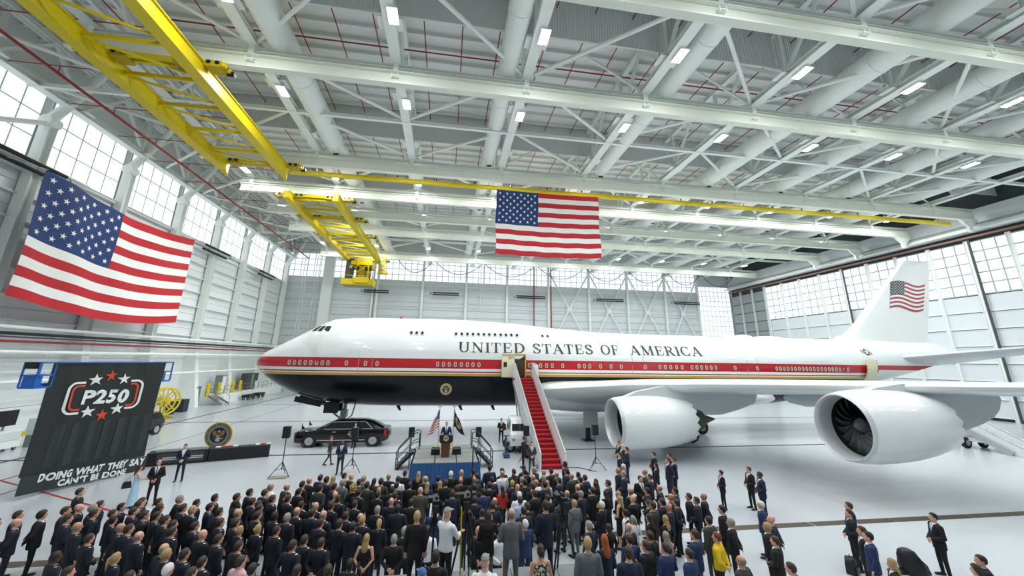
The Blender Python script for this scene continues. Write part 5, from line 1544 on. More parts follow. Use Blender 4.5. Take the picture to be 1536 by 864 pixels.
for s in (-1, 1):
    m = MB(); m.add([Vector((x, s * (0.93 - (z - 1.2) * 0.14), z)) for x, z in ((-0.95, 1.25), (2.1, 1.25), (1.85, 1.68), (-0.55, 1.68))], [(0, 1, 2, 3)]); m.build('side_window', CGL, sv)
    m = MB(); m.box((2.42, s * 0.8, 0.95), (0.14, 0.2, 0.25)); m.build('tail_light', mat('tail_red', 'a01522', 0.2), sv)
    m = MB(); m.box((-2.42, s * 0.72, 0.9), (0.14, 0.3, 0.2)); m.build('headlight', CHROME, sv)

# ================================================================== left side service area
pl = thing('service_platform', 'raised white service platform with grey railings along the left wall', 'platform', (-31.9, 72, 0))
MB().box((0, 3, 0.6), (2.6, 22, 1.2)).build('base', WHITE, pl)
m = MB()
for k in range(12):
    m.bar((1.25, -7 + 1.8 * k, 1.2), (1.25, -7 + 1.8 * k, 2.3), 0.06, 0.06)
for z in (1.75, 2.3):
    m.bar((1.25, -7, z), (1.25, 13, z), 0.05, 0.05)
m.build('railing', GREYM, pl, kind='stuff')
ss = thing('service_stairs', 'short grey metal stairs up to the service platform at the left wall', 'stairs', (-30.4, 63.2, 0))
for k in range(6):
    MB().box((0.9 - 0.3 * k, 0, 0.2 + 0.2 * k), (0.32, 1.8, 0.05)).build('tread', GREYM, ss)
for y in (-0.9, 0.9):
    m = MB(); m.bar((1.1, y, 0.1), (-0.8, y, 1.25), 0.06, 0.2); m.tube([(1.1, y, 0), (1.1, y, 1.1), (-0.8, y, 2.3), (-0.8, y, 1.2)], 0.04, 6); m.build('handrail', GREYM, ss)
for i, (y, c_, lab) in enumerate(((60.5, DGREY, 'tall dark equipment cabinet'), (66.5, GREYM, 'tall grey metal door cabinet'), (75.5, DGREY, 'grey green equipment skid with frame'))):
    t = thing('equipment_cabinet', lab + ' against the left wall, %s from the camera' % ORD[i], 'cabinet', (-32.2, y, 1.2 if y > 61 else 0), 0, 'left wall cabinets')
    MB().box((0.2, 0, 1.25), (0.9, 1.2 if i < 2 else 4.0, 2.5)).build('case', c_, t)
    MB().box((0.67, 0, 1.25), (0.03, 0.9, 2.2)).build('door', GREYM if i != 1 else WHITE, t)
for i, y in enumerate((62.0, 64.8, 68.6, 70.8)):
    t = thing('safety_bollard', 'bright yellow bollard on the service platform, %s from the camera' % ORD[i], 'bollard', (-31.2, y, 1.2), 0, 'yellow bollards')
    MB().tube([(0, 0, 0), (0, 0, 1.5), (0, 0, 1.6)], [0.22, 0.22, 0.12], 12).build('post', YELL, t, smooth=40)
    MB().tube([(0, 0, 0), (0, 0, 0.05)], 0.3, 12).build('base', YELD, t)
for i, y in enumerate((70.5, 74.0)):
    t = thing('black_cart', 'low black cart in front of the service platform, %s one' % ('nearer' if i == 0 else 'farther'), 'cart', (-29.6, y, 0), 0, 'black carts')
    MB().box((0, 0, 0.55), (1.0, 2.2, 0.4)).build('deck', BLACK, t)
    for s in (-1, 1):
        wheel_part(0.35 * s, 0.7, 0.2, 0.2, 0.1, t); wheel_part(0.35 * s, -0.7, 0.2, 0.2, 0.1, t)
re_ = thing('hose_reel', 'big round yellow hose reel standing at the left wall by the banner', 'reel', (-28.9, 49.6, 0), -0.8)
Mr = Matrix.Translation((0, 0, 1.75)) @ Matrix.Rotation(0.25, 4, 'Z')
m = MB()
for a in (-0.4, 0.4):
    m.tube([Mr @ Vector((a, 1.3 * math.cos(2 * PI * k / 28), 1.3 * math.sin(2 * PI * k / 28))) for k in range(28)], 0.09, 6, closed=True)
m.build('rim', YELL, re_, smooth=50)
for k in range(8):
    m = MB()
    for a in (-0.4, 0.4):
        m.bar(Mr @ Vector((a, 0, 0)), Mr @ Vector((a, 1.28 * math.cos(PI * k / 4), 1.28 * math.sin(PI * k / 4))), 0.08, 0.1)
    m.build('spoke', YELL, re_)
m = MB(); m.lathe([(-0.38, 0.5), (0.38, 0.5)], 24, 0, Mr, True, True); m.build('drum', mat('reel_cream', 'cbb878', 0.7), re_)
m = MB(); m.bar((-0.5, -0.9, 0.1), (-0.5, 0.9, 0.1), 0.12, 0.2); m.bar((0.5, -0.9, 0.1), (0.5, 0.9, 0.1), 0.12, 0.2); m.bar((-0.5, 0, 0.1), (-0.5, 0, 1.75), 0.12, 0.12); m.bar((0.5, 0, 0.1), (0.5, 0, 1.75), 0.12, 0.12); m.build('frame', YELD, re_)
t = thing('display_cart', 'white equipment cart with dark square screen at far left', 'cart', (-29.2, 34.2, 0), PI / 2)
MB().box((0, 0, 0.75), (1.9, 0.8, 1.1)).build('body', WHITE, t)
MB().box((0, -0.42, 0.95), (1.6, 0.03, 0.5)).build('drawer', WALLG, t)
MB().box((0, 0.0, 2.1), (1.25, 0.1, 1.0)).build('screen', BLACK, t); MB().box((0, 0.1, 1.5), (0.1, 0.1, 0.6)).build('post', GREYM, t)
m = MB(); m.box((0.95, -0.3, 1.0), (0.3, 0.3, 0.3)); m.build('yellow_box', YELL, t)
for s in (-1, 1):
    wheel_part(0.7 * s, 0.3, 0.14, 0.14, 0.08, t); wheel_part(0.7 * s, -0.3, 0.14, 0.14, 0.08, t)
t = thing('utility_box', 'pale grey utility box beside the white cart at far left', 'box', (-28.8, 36.3, 0), PI / 2)
MB().box((0, 0, 1.35), (1.2, 0.7, 1.1)).build('case', WALLG, t); MB().box((0, 0, 0.4), (1.1, 0.6, 0.8)).build('stand', GREYM, t)
for i, y in enumerate((53.4, 55.6)):
    o = MB().box((0, 0, 0.7), (0.9, 0.5 if i == 0 else 1.0, 1.4)).build('storage_bin', mat('bin_dark_blue', '232c38', 0.6)); o.location = (-30.4, y, 0)
    tag(o, 'dark blue storage bin at the column foot behind the yellow reel, %s one' % ('left' if i == 0 else 'right'), 'bin', 'dark bins by the column')
# ================================================================== camera riser
RZ = 1.2
ri = thing('camera_riser', 'grey press riser platform at the bottom center in front of the crowd', 'riser', (1.35, 9.3, 0))
for i in range(5):
    for j in range(3):
        MB().box((-2.36 + 1.18 * i, -1.7 + 1.76 * j, RZ - 0.05), (1.16, 1.74, 0.1)).build('deck_panel', mat('riser_grey', '6e7173', 0.7, noise=0.06, nscale=2), ri)
m = MB()
for x in (-2.8, 0, 2.8):
    for y in (-2.3, 0.1, 2.5):
        m.bar((x, y, 0), (x, y, RZ - 0.1), 0.06, 0.06)
m.build('support_legs', BLKM, ri, kind='stuff')
def tripod_camera(lab, x, y, h, rz, big=True):
    t = thing('tripod_camera', lab, 'camera', (x, y, RZ), rz, 'press cameras')
    for k in range(3):
        a = PI / 2 + 2 * PI * k / 3
        m = MB(); m.tube([(0.05 * math.cos(a), 0.05 * math.sin(a), h - 0.15), (0.42 * math.cos(a), 0.42 * math.sin(a), 0.02)], [0.03, 0.022], 6); m.build('leg', BLKM, t)
    MB().tube([(0, 0, h - 0.35), (0, 0, h)], 0.05, 8).build('head', BLKM, t)
    m = MB(); m.box((0, 0, h + 0.14), (0.16, 0.42, 0.22)); m.box((0, -0.26, h + 0.1), (0.14, 0.14, 0.16)); m.box((0.02, 0.05, h + 0.28), (0.06, 0.22, 0.06)); c = m.build('camera_body', BLACK, t)
    m = MB(); m.tube([(0, 0.2, h + 0.14), (0, 0.48, h + 0.14)], [0.075, 0.09], 14); m.build('lens', BLKM, c, smooth=40)
    m = MB(); m.box((-0.14, 0.0, h + 0.24), (0.12, 0.2, 0.12)); m.build('viewfinder', BLACK, c)
    m = MB(); m.tube([(0.06, -0.1, h - 0.02), (0.2, -0.5, h - 0.15)], 0.014, 6); m.build('pan_handle', BLKM, t)
tripod_camera('big television camera on a tripod beside the blond woman in black', -0.05, 11.5, 1.55, 0.05)
tripod_camera('television camera on a tripod with yellow straps right of the man in white shirt', 0.74, 11.52, 1.6, -0.05)
tripod_camera('television camera on a tripod right of the dark navy suited man', 3.2, 11.35, 1.55, 0.1)
o = MB().tube([(0.62, 11.0, 1.22), (0.58, 11.0, 2.95)], 0.016, 8).build('boom_pole', mat('pole_yellow', 'b79a2a', 0.4)); tag(o, 'upright yellow pole held by the man in the white shirt', 'pole')
o = MB().tube([(0.85, 11.55, 1.22), (0.85, 11.55, 4.2)], 0.016, 8).build('light_pole', BLACK); tag(o, 'thin tall black pole rising from the press riser', 'pole')
m = MB(); 
for k in range(3):
    m.tube([(0.75 + (0.24 - 0.04 * k) * math.cos(a), 10.4 + (0.24 - 0.04 * k) * math.sin(a), RZ + 0.03 + 0.03 * k) for a in [2 * PI * q / 20 for q in range(20)]], 0.015, 5, closed=True)
o = m.build('cable_coil', mat('cable_olive', '5a6030', 0.6)); tag(o, 'coiled cable on the riser floor at the foot of the yellow pole', 'cable')
def backpack(lab, x, y, z, s, rz):
    t = thing('backpack', lab, 'bag', (x, y, z), rz)
    m = MB(); m.loft([[Vector((a * wd * s, b_ * 0.16 * s, zz * s)) for a, b_ in ((-1, -1), (-0.6, -1.25), (0.6, -1.25), (1, -1), (1, 0.8), (0.6, 1), (-0.6, 1), (-1, 0.8))] for wd, zz in ((0.2, 0), (0.24, 0.08), (0.23, 0.4), (0.18, 0.58), (0.08, 0.64))]); m.build('body', BLACK, t, smooth=50)
    m = MB(); m.box((0, -0.22 * s, 0.2 * s), (0.3 * s, 0.1 * s, 0.26 * s)); m.build('pocket', BLKM, t)
    m = MB(); m.tube([(-0.06 * s, 0, 0.62 * s), (0, 0, 0.72 * s), (0.06 * s, 0, 0.62 * s)], 0.015, 6); m.build('handle', BLKM, t)
backpack('black backpack on the floor behind the saluting uniform group at right', 13.15, 13.0, 0, 0.72, 0.4)
t = thing('duffel_bag', 'large black bag slumped on the floor behind the lone man at far right', 'bag', (15.15, 12.75, 0), -0.3)
m = MB(); m.loft([ering_(z, rx, ry, xo, yo) for z, rx, ry, xo, yo in ((0, 0.34, 0.26, 0.05, 0), (0.06, 0.38, 0.3, 0.05, 0), (0.25, 0.36, 0.29, 0.02, 0.02), (0.45, 0.3, 0.25, -0.04, 0.03), (0.62, 0.22, 0.18, -0.08, 0.02), (0.7, 0.1, 0.08, -0.1, 0.0))]); m.loft([ering_(z, rx, ry, -0.42, 0) for z, rx, ry in ((0, 0.3, 0.16), (0.05, 0.32, 0.17), (0.11, 0.2, 0.1), (0.13, 0.05, 0.04))]); m.build('body', BLACK, t, smooth=70)
m = MB(); m.tube([(0.1, -0.2, 0.5), (0.22, -0.32, 0.35), (0.3, -0.3, 0.1)], 0.02, 6); m.build('strap', BLKM, t)
backpack('black backpack on the riser left of the grey suited man in front', 2.55, 9.3, RZ, 0.9, 0.2)
# ================================================================== people
def mk_remesh(m, voxel, name, smooth_it=2):
    me = m.mesh(name + '_raw', [])
    o = bpy.data.objects.new('raw', me); col.objects.link(o)
    md = o.modifiers.new('r', 'REMESH'); md.mode = 'VOXEL'; md.voxel_size = voxel; md.use_smooth_shade = True
    if smooth_it:
        s = o.modifiers.new('s', 'SMOOTH'); s.factor = 0.5; s.iterations = smooth_it
    dg = bpy.context.evaluated_depsgraph_get()
    out = bpy.data.meshes.new_from_object(o.evaluated_get(dg))
    out.name = name
    bpy.data.objects.remove(o); bpy.data.meshes.remove(me)
    return out
def limb(m, pts, rs):
    m.tube(pts, rs, 10)
    for p, r in zip(pts, rs):
        m.sphere(p, r, 10, 6)
def ering(z, rx, ry, yo=0.0, n=18, xo=0.0):
    return [Vector((xo + rx * math.cos(2 * PI * k / n), yo + ry * math.sin(2 * PI * k / n), z)) for k in range(n)]
ARMS = {  # (elbow, wrist, hand tip direction) for the right side; mirrored or own for the left
    'stand': [((0.245, -0.03, 1.13), (0.24, 0.05, 0.90), (0, 0.25, -1))] * 2,
    'front': [((0.27, -0.01, 1.13), (0.09, 0.20, 1.0), (-1, 0.35, -0.55))] * 2,
    'back': [((0.27, -0.08, 1.15), (0.10, -0.19, 0.97), (-1, -0.1, -0.5))] * 2,
    'phone': [((0.27, 0.14, 1.22), (0.13, 0.21, 1.46), (-0.3, 0.1, 1)), ((0.26, -0.01, 1.13), (0.11, 0.2, 1.02), (-1, 0.4, -0.3))],
    'lectern': [((0.28, 0.06, 1.15), (0.24, 0.27, 1.08), (-0.3, 1, 0.1))] * 2,
    'reach': [((0.23, 0.14, 1.16), (0.10, 0.40, 1.16), (-0.1, 1, 0.2)), ((0.22, 0.14, 1.14), (0.02, 0.38, 1.10), (-0.1, 1, 0.1))],
    'walk': [((0.24, -0.12, 1.14), (0.23, -0.08, 0.92), (0, 0.2, -1)), ((0.24, 0.03, 1.13), (0.22, 0.17, 0.92), (0, 0.4, -1))],
}
def pose_data(pose):
    legs = []
    for i, s in enumerate((1, -1)):
        ky, ay = 0.015, -0.01
        if pose == 'walk':
            ky, ay = ((0.10, 0.20) if i else (-0.05, -0.30))
        sx = 0.10 if pose != 'front' else 0.12
        legs.append(((s * 0.09, 0, 0.90), (s * sx, ky, 0.50), (s * (sx + 0.015), ay, 0.09 if not (pose == 'walk' and i == 0) else 0.13)))
    arms = []
    for i, s in enumerate((1, -1)):
        e, w_, d = ARMS[pose][i]
        arms.append(((s * 0.185, -0.01, 1.405), (s * e[0], e[1], e[2]), (s * w_[0], w_[1], w_[2] + (0.03 if (i and pose in ('front', 'back')) else 0)), Vector((s * d[0], d[1], d[2])).normalized()))
    return legs, arms
def build_body(pose):
    legs, arms = pose_data(pose)
    m = MB()
    m.loft([ering(*r) for r in ((0.84, 0.15, 0.11), (0.92, 0.168, 0.118), (1.0, 0.158, 0.11), (1.10, 0.148, 0.105), (1.22, 0.165, 0.115), (1.34, 0.178, 0.118), (1.41, 0.165, 0.1), (1.46, 0.10, 0.08), (1.49, 0.058, 0.06))])
    m.tube([(0, -0.012, 1.44), (0, 0.0, 1.58)], [0.062, 0.055], 12)
    m.loft([ering(*r) for r in ((1.513, 0.03, 0.03, 0.052), (1.525, 0.046, 0.052, 0.04), (1.555, 0.06, 0.078, 0.02), (1.60, 0.07, 0.092, 0.006), (1.65, 0.0755, 0.099, 0.0), (1.69, 0.073, 0.096, -0.003), (1.725, 0.058, 0.078, -0.008), (1.748, 0.034, 0.048, -0.01), (1.757, 0.012, 0.02, -0.01))])
    limb(m, [(0, 0.094, 1.64), (0, 0.114, 1.607)], [0.012, 0.017])
    m.sphere((0, 0.088, 1.568), (0.026, 0.014, 0.011), 10, 6)
    for s in (1, -1):
        m.sphere((s * 0.077, -0.008, 1.625), (0.012, 0.022, 0.035), 8, 6)
        m.sphere((s * 0.03, 0.084, 1.668), (0.026, 0.014, 0.009), 8, 5)
    for hip, kn, an in legs:
        limb(m, [hip, kn, an], [0.09, 0.06, 0.046])
        ax, ay, az = an
        limb(m, [(ax, ay - 0.03, az - 0.045), (ax * 1.06, ay + 0.10, az - 0.05), (ax * 1.12, ay + 0.18, az - 0.057)], [0.044, 0.042, 0.032])
    hands = []
    for sh, el, wr, d in arms:
        limb(m, [sh, el, wr], [0.056, 0.043, 0.03])
        wv = Vector(wr); up = Vector((0, 1, 0)) if abs(d.y) < 0.8 else Vector((0, 0, 1))
        s = d.cross(up).normalized()
        pc = wv + d * 0.055
        limb(m, [tuple(wv + s * 0.014), tuple(wv + d * 0.085 + s * 0.022)], [0.021, 0.018]); limb(m, [tuple(wv - s * 0.014), tuple(wv + d * 0.085 - s * 0.022)], [0.021, 0.018])
        n = d.cross(s)
        for q, ln in enumerate((0.066, 0.078, 0.073, 0.056)):
            b_ = wv + d * 0.09 + s * (0.036 - 0.024 * q)
            limb(m, [tuple(b_), tuple(b_ + d * ln * 0.55 + n * 0.006), tuple(b_ + d * ln * 0.9 + n * 0.022)], [0.0105, 0.0098, 0.009])
        b_ = wv + d * 0.03 + s * 0.034
        limb(m, [tuple(b_), tuple(b_ + d * 0.03 + s * 0.026), tuple(b_ + d * 0.06 + s * 0.03)], [0.013, 0.012, 0.0105])
        hands.append((wv, d))
    me = mk_remesh(m, 0.0125, 'person', 1)
    n = len(me.polygons)
    cs = np.empty(n * 3, np.float32); me.polygons.foreach_get('center', cs); cs = cs.reshape(-1, 3)
    idx = np.full(n, 2, np.int32)
    idx[cs[:, 2] < 0.955] = 1
    hd = np.hypot(np.hypot(cs[:, 0], cs[:, 1]), cs[:, 2] - 1.64)
    idx[(hd < 0.17) & (cs[:, 2] > 1.487)] = 0
    for wv, d in hands:
        rel = cs - np.array(wv, np.float32)
        al = rel @ np.array(d, np.float32)
        idx[(np.linalg.norm(rel - np.outer(al, np.array(d)), axis=1) < 0.085) & (al > 0.0) & (al < 0.22)] = 0
    idx[cs[:, 2] < 0.085] = 3
    if pose == 'walk':
        idx[(cs[:, 2] < 0.12) & (cs[:, 1] < -0.2)] = 3
    for s in (1, -1):
        e = cs - np.array([s * 0.03, 0.09, 1.65], np.float32)
        idx[(np.abs(e[:, 0]) < 0.015) & (np.abs(e[:, 2]) < 0.0075) & (e[:, 1] > -0.02)] = 4
    e = cs - np.array([0, 0.095, 1.568], np.float32)
    idx[(np.abs(e[:, 0]) < 0.024) & (np.abs(e[:, 2]) < 0.007) & (e[:, 1] > -0.03)] = 6
    idx[(np.abs(cs[:, 0]) < 0.022) & (cs[:, 1] > 0.03) & (cs[:, 2] > 1.0) & (cs[:, 2] < 1.47)] = 5
    for k in range(7):
        me.materials.append(SKINS['L'])
    me.polygons.foreach_set('material_index', idx)
    me.polygons.foreach_set('use_smooth', [True] * n)
    return me
def cut(me, keep):
    n = len(me.polygons)
    cs = np.empty(n * 3, np.float32); me.polygons.foreach_get('center', cs); cs = cs.reshape(-1, 3)
    k = keep(cs)
    vs = [tuple(v.co) for v in me.vertices]; fs = [tuple(p.vertices) for p, q in zip(me.polygons, k) if q]
    nm = me.name; bpy.data.meshes.remove(me)
    m2 = bpy.data.meshes.new(nm); m2.from_pydata(vs, [], fs)
    m2.polygons.foreach_set('use_smooth', [True] * len(fs)); m2.materials.append(SKINS['L'])
    return m2
def build_jacket(pose, kind):
    legs, arms = pose_data(pose)
    m = MB(); k = 1.0
    if kind == 'jacket':
        R_ = ((0.77, 0.188, 0.138), (0.88, 0.192, 0.142), (1.02, 0.178, 0.132), (1.12, 0.172, 0.126), (1.26, 0.192, 0.137), (1.37, 0.205, 0.132), (1.425, 0.18, 0.11), (1.462, 0.105, 0.088), (1.49, 0.074, 0.074))
    elif kind == 'tunic':
        R_ = ((0.80, 0.186, 0.137), (0.9, 0.184, 0.136), (1.04, 0.168, 0.126), (1.13, 0.168, 0.124), (1.26, 0.192, 0.137), (1.37, 0.208, 0.134), (1.43, 0.185, 0.112), (1.465, 0.11, 0.09), (1.495, 0.076, 0.076))
    elif kind == 'shirt':
        R_ = ((0.90, 0.178, 0.128), (1.0, 0.178, 0.13), (1.12, 0.168, 0.124), (1.26, 0.184, 0.13), (1.37, 0.194, 0.126), (1.425, 0.17, 0.105), (1.462, 0.1, 0.085), (1.49, 0.07, 0.07))
    elif kind == 'gown':
        R_ = ((0.10, 0.25, 0.22), (0.4, 0.22, 0.19), (0.8, 0.2, 0.155), (0.92, 0.186, 0.14), (1.06, 0.15, 0.115), (1.14, 0.152, 0.115), (1.26, 0.184, 0.134), (1.34, 0.192, 0.134), (1.40, 0.168, 0.112), (1.445, 0.11, 0.088))
    else:
        R_ = ((0.46, 0.20, 0.17), (0.62, 0.205, 0.17), (0.8, 0.2, 0.155), (0.92, 0.186, 0.14), (1.06, 0.15, 0.115), (1.14, 0.152, 0.115), (1.26, 0.184, 0.134), (1.34, 0.192, 0.134), (1.40, 0.168, 0.112), (1.445, 0.11, 0.088))
    m.loft([ering(*r, n=20) for r in (tuple(r) for r in R_)]) if False else m.loft([ering(r[0], r[1], r[2], 0.0, 20) for r in R_])
    if kind not in ('dress', 'gown'):
        for sh, el, wr, d in arms:
            w2 = Vector(wr) - (Vector(wr) - Vector(el)).normalized() * 0.015
            rs = [0.076, 0.06, 0.046] if kind != 'shirt' else [0.07, 0.055, 0.04]
            limb(m, [(sh[0], sh[1], sh[2] - 0.01), el, tuple(w2)], rs)
    me = mk_remesh(m, 0.018, kind, 2)
    if kind == 'jacket':
        return cut(me, lambda c: ~((c[:, 1] > 0.02) & (c[:, 2] > 1.12) & (np.abs(c[:, 0]) < 0.004 + (c[:, 2] - 1.12) * 0.26) & (c[:, 2] < 1.52)) & ~((c[:, 2] > 1.482) & (np.hypot(c[:, 0], c[:, 1]) < 0.12)))
    if kind == 'tunic':
        return cut(me, lambda c: ~((c[:, 1] > 0.02) & (c[:, 2] > 1.33) & (np.abs(c[:, 0]) < 0.004 + (c[:, 2] - 1.33) * 0.4) & (c[:, 2] < 1.52)) & ~((c[:, 2] > 1.487) & (np.hypot(c[:, 0], c[:, 1]) < 0.12)))
    return cut(me, lambda c: c[:, 2] < 9)
HC = (0, -0.004, 1.64)
def hair_cap(zfun, k=1.0, top=None, rows=7, az0=0, n=26, rx=0.086, ry=0.111, rz=0.131):
    m = MB(); vs = []; fs = []
    for i in range(n + 1):
        az = 2 * PI * i / n
        a = abs((az + PI) % (2 * PI) - PI)     # 0 = front
        z0 = zfun(math.degrees(a)); z1 = (HC[2] + rz * k) if top is None else top
        for j in range(rows + 1):
            t = j / rows
            z = z0 + (z1 - z0) * t
            q = max(0.0, 1 - ((z - HC[2]) / (rz * k)) ** 2) ** 0.5
            q *= 0.93 if j == 0 else 1.0
            kk = k
            vs.append(Vector((HC[0] + rx * kk * q * math.sin(az), HC[1] + ry * kk * q * math.cos(az), z)))
    for i in range(n):
        for j in range(rows):
            b_ = i * (rows + 1) + j
            fs.append((b_, b_ + rows + 1, b_ + rows + 2, b_ + 1))
    m.add(vs, fs); return m
def prof(pts):
    return lambda a: interp(pts, a)
SHORT = prof([(0, 1.712), (40, 1.705), (62, 1.675), (78, 1.62), (95, 1.62), (110, 1.565), (180, 1.545)])
def build_hair(style):
    if style == 's':
        m = hair_cap(SHORT)
    elif style == 'x':
        m = hair_cap(prof([(0, 1.66), (70, 1.655), (80, 1.62), (95, 1.60), (110, 1.565), (180, 1.548)]), 0.955, 1.665, 4)
        m2 = MB(); m2.v = m.v; keep = []
        for f in m.f:
            c = sum((m.v[i][1] for i in f)) / 4
            if c < 0.045:
                keep.append(f)
        m2.f = keep; m2.m = [0] * len(keep); m = m2
    elif style == 'H':
        m = hair_cap(lambda a: 1.685, 1.06)
        m.box((0, 0.13, 1.692), (0.13, 0.10, 0.012))
        m.sphere((0, -0.004, 1.775), 0.01, 6, 4)
    else:
        m = hair_cap(prof([(0, 1.708), (40, 1.70), (60, 1.65), (75, 1.58), (110, 1.55), (180, 1.53)]), 1.05)
        if style == 'L':
            m.loft([ering(z, rx, ry, yo, 16) for z, rx, ry, yo in ((1.34, 0.05, 0.02, -0.135), (1.38, 0.088, 0.035, -0.128), (1.44, 0.098, 0.045, -0.112), (1.50, 0.096, 0.055, -0.085), (1.58, 0.09, 0.072, -0.045), (1.66, 0.084, 0.082, -0.02), (1.70, 0.06, 0.06, -0.01))])
        elif style == 'B':
            m.sphere((0, -0.125, 1.66), (0.042, 0.035, 0.04), 10, 8)
        elif style == 'T':
            m.tube([(0, -0.10, 1.68), (0, -0.145, 1.66), (0.005, -0.165, 1.56), (0.0, -0.16, 1.42)], [0.03, 0.034, 0.03, 0.01], 8)
        elif style == 'C':
            for k in range(60):
                a = RND.uniform(0.9, 2 * PI - 0.9); z = RND.uniform(1.45, 1.78); q = 0.09 + 0.03 * RND.random()
                if z > 1.7: q *= 0.7
                m.sphere((q * math.sin(a), q * 1.05 * math.cos(a) - 0.02, z), RND.uniform(0.028, 0.045), 7, 5)
    return m.mesh('hair', [mat('hair_black', '17130f', 0.6)], smooth=70)
SKINS = {'L': mat('skin_light', 'c99c82', 0.5), 'M': mat('skin_tan', 'b98a6c', 0.5), 'P': mat('skin_pink', 'd3a08c', 0.5), 'D': mat('skin_dark', '5b3d2d', 0.5)}
HAIRS = {'k': mat('hair_black', '17130f', 0.6), 'b': mat('hair_brown', '2f2218', 0.6), 'd': mat('hair_blond', 'a1875a', 0.55), 'g': mat('hair_grey', '8a8780', 0.6), 'w': mat('hair_white', 'cfccc6', 0.6), 'r': mat('hair_auburn', '6f3320', 0.6), 'o': mat('hair_orange', '9c4a22', 0.6), 'x': mat('hair_fringe_grey', '7d7468', 0.6)}
CL = {'U': ('navy dress uniform', '0e1522', 'tunic'), 'n': ('navy suit', '141d33', 'jacket'), 'k': ('black suit', '0d0e10', 'jacket'), 'g': ('grey suit', '5c6164', 'jacket'), 'G': ('olive grey suit', '30342e', 'jacket'), 'b': ('blue suit', '1a2d54', 'jacket'), 'B': ('brown grey jacket', '4d4740', 'jacket'), 'w': ('white shirt', 'dcdee0', 'shirt'), 'l': ('light blue shirt', 'a9bdd6', 'shirt'), 'y': ('bright yellow sweater', 'd8b613', 'shirt'), 'r': ('red flowered top', 'b5382e', 'shirt'), 's': ('pink striped top', 'c9a3a8', 'shirt'), 'p': ('patterned jacket', '35373a', 'jacket'), 'd': ('sleeveless black dress', '131316', 'dress'), 'D': ('dark green dress', '2a3327', 'dress'), 'v': ('black vest', '17181a', 'dress'), 'f': ('black and white floral dress', '8f8b7a', 'dress'), 'c': ('pale blue dress', 'a9cbe0', 'gown')}
CM = {k: mat('cloth_' + v[0].replace(' ', '_'), v[1], 0.85, noise=(0.9 if k in 'pf' else 0.1), nscale=(22 if k in 'pf' else 4)) for k, v in CL.items()}
TRN = mat('trousers_dark', '0e1014', 0.85); TRG = mat('trousers_grey', '5f6466', 0.85); TRK = mat('trousers_khaki', 'a49f90', 0.85)
SHOE = mat('shoe_black', '0d0d0e', 0.35); EYE = mat('eye_dark', '2a211c', 0.3); LIPS = mat('lips', '9a5c50', 0.5)
TIES = [mat('tie_dark', '22252c', 0.6), mat('tie_blue', '4a6d9c', 0.6), mat('tie_red', '7d2028', 0.6)]
SILV = mat('badge_silver', 'dfe2e4', 0.2, metal=0.8)
_B = {}; _J = {}; _H = {}
badge = MB().box((0, 0, 0), (0.05, 0.05, 0.02)).mesh('shoulder_badge', SILV)
def setm(o, i, m):
    o.material_slots[i].link = 'OBJECT'; o.material_slots[i].material = m
def person(x, y, z, rz, sc_, cl, hair, style, skin_, pose, label, group=None, tr=None, lean=0.0, width=1.0, tie=None):
    if pose not in _B:
        _B[pose] = build_body(pose)
    o = place('person', _B[pose], None, (x, y, z), (0, 0, rz))
    o.scale = (sc_ * width, sc_ * width, sc_)
    tag(o, label, 'person', group)
    kind = CL[cl][2]
    cloth = CM[cl]
    setm(o, 0, SKINS[skin_])
    bare = kind in ('dress', 'gown') and cl != 'v'
    t_ = tr or (CM[cl] if cl in 'Unkgbp' or (cl in 'GB') else (SKINS[skin_] if bare else TRN))
    setm(o, 1, t_)
    white = CM['w'] if kind in ('jacket', 'tunic') else (SKINS[skin_] if bare else CM['w'] if cl == 'v' else cloth)
    setm(o, 2, white); setm(o, 3, SHOE); setm(o, 4, EYE); setm(o, 5, (tie or TIES[int(abs(x * 7 + y * 3)) % 3]) if kind in ('jacket', 'tunic') else white); setm(o, 6, LIPS if skin_ != 'D' else SKINS['D'])
    key = (pose, kind)
    if key not in _J:
        _J[key] = build_jacket(pose, kind)
    j = place({'jacket': 'suit_jacket', 'tunic': 'uniform_tunic', 'shirt': 'shirt', 'dress': 'dress', 'gown': 'dress'}[kind], _J[key], o); setm(j, 0, cloth)
    st_ = 'x' if hair == 'x' else style
    if st_ not in _H:
        _H[st_] = build_hair(st_)
    if not (hair == 'x' and (int(x * 10) % 3 == 0)):
        h = place('hair' if st_ != 'H' else 'cap', _H[st_], o); setm(h, 0, HAIRS[hair])
    if cl == 'U':
        b_ = place('shoulder_badge', badge, o, (0.15, -0.01, 1.455), (0, 0.35, 0))
    return o
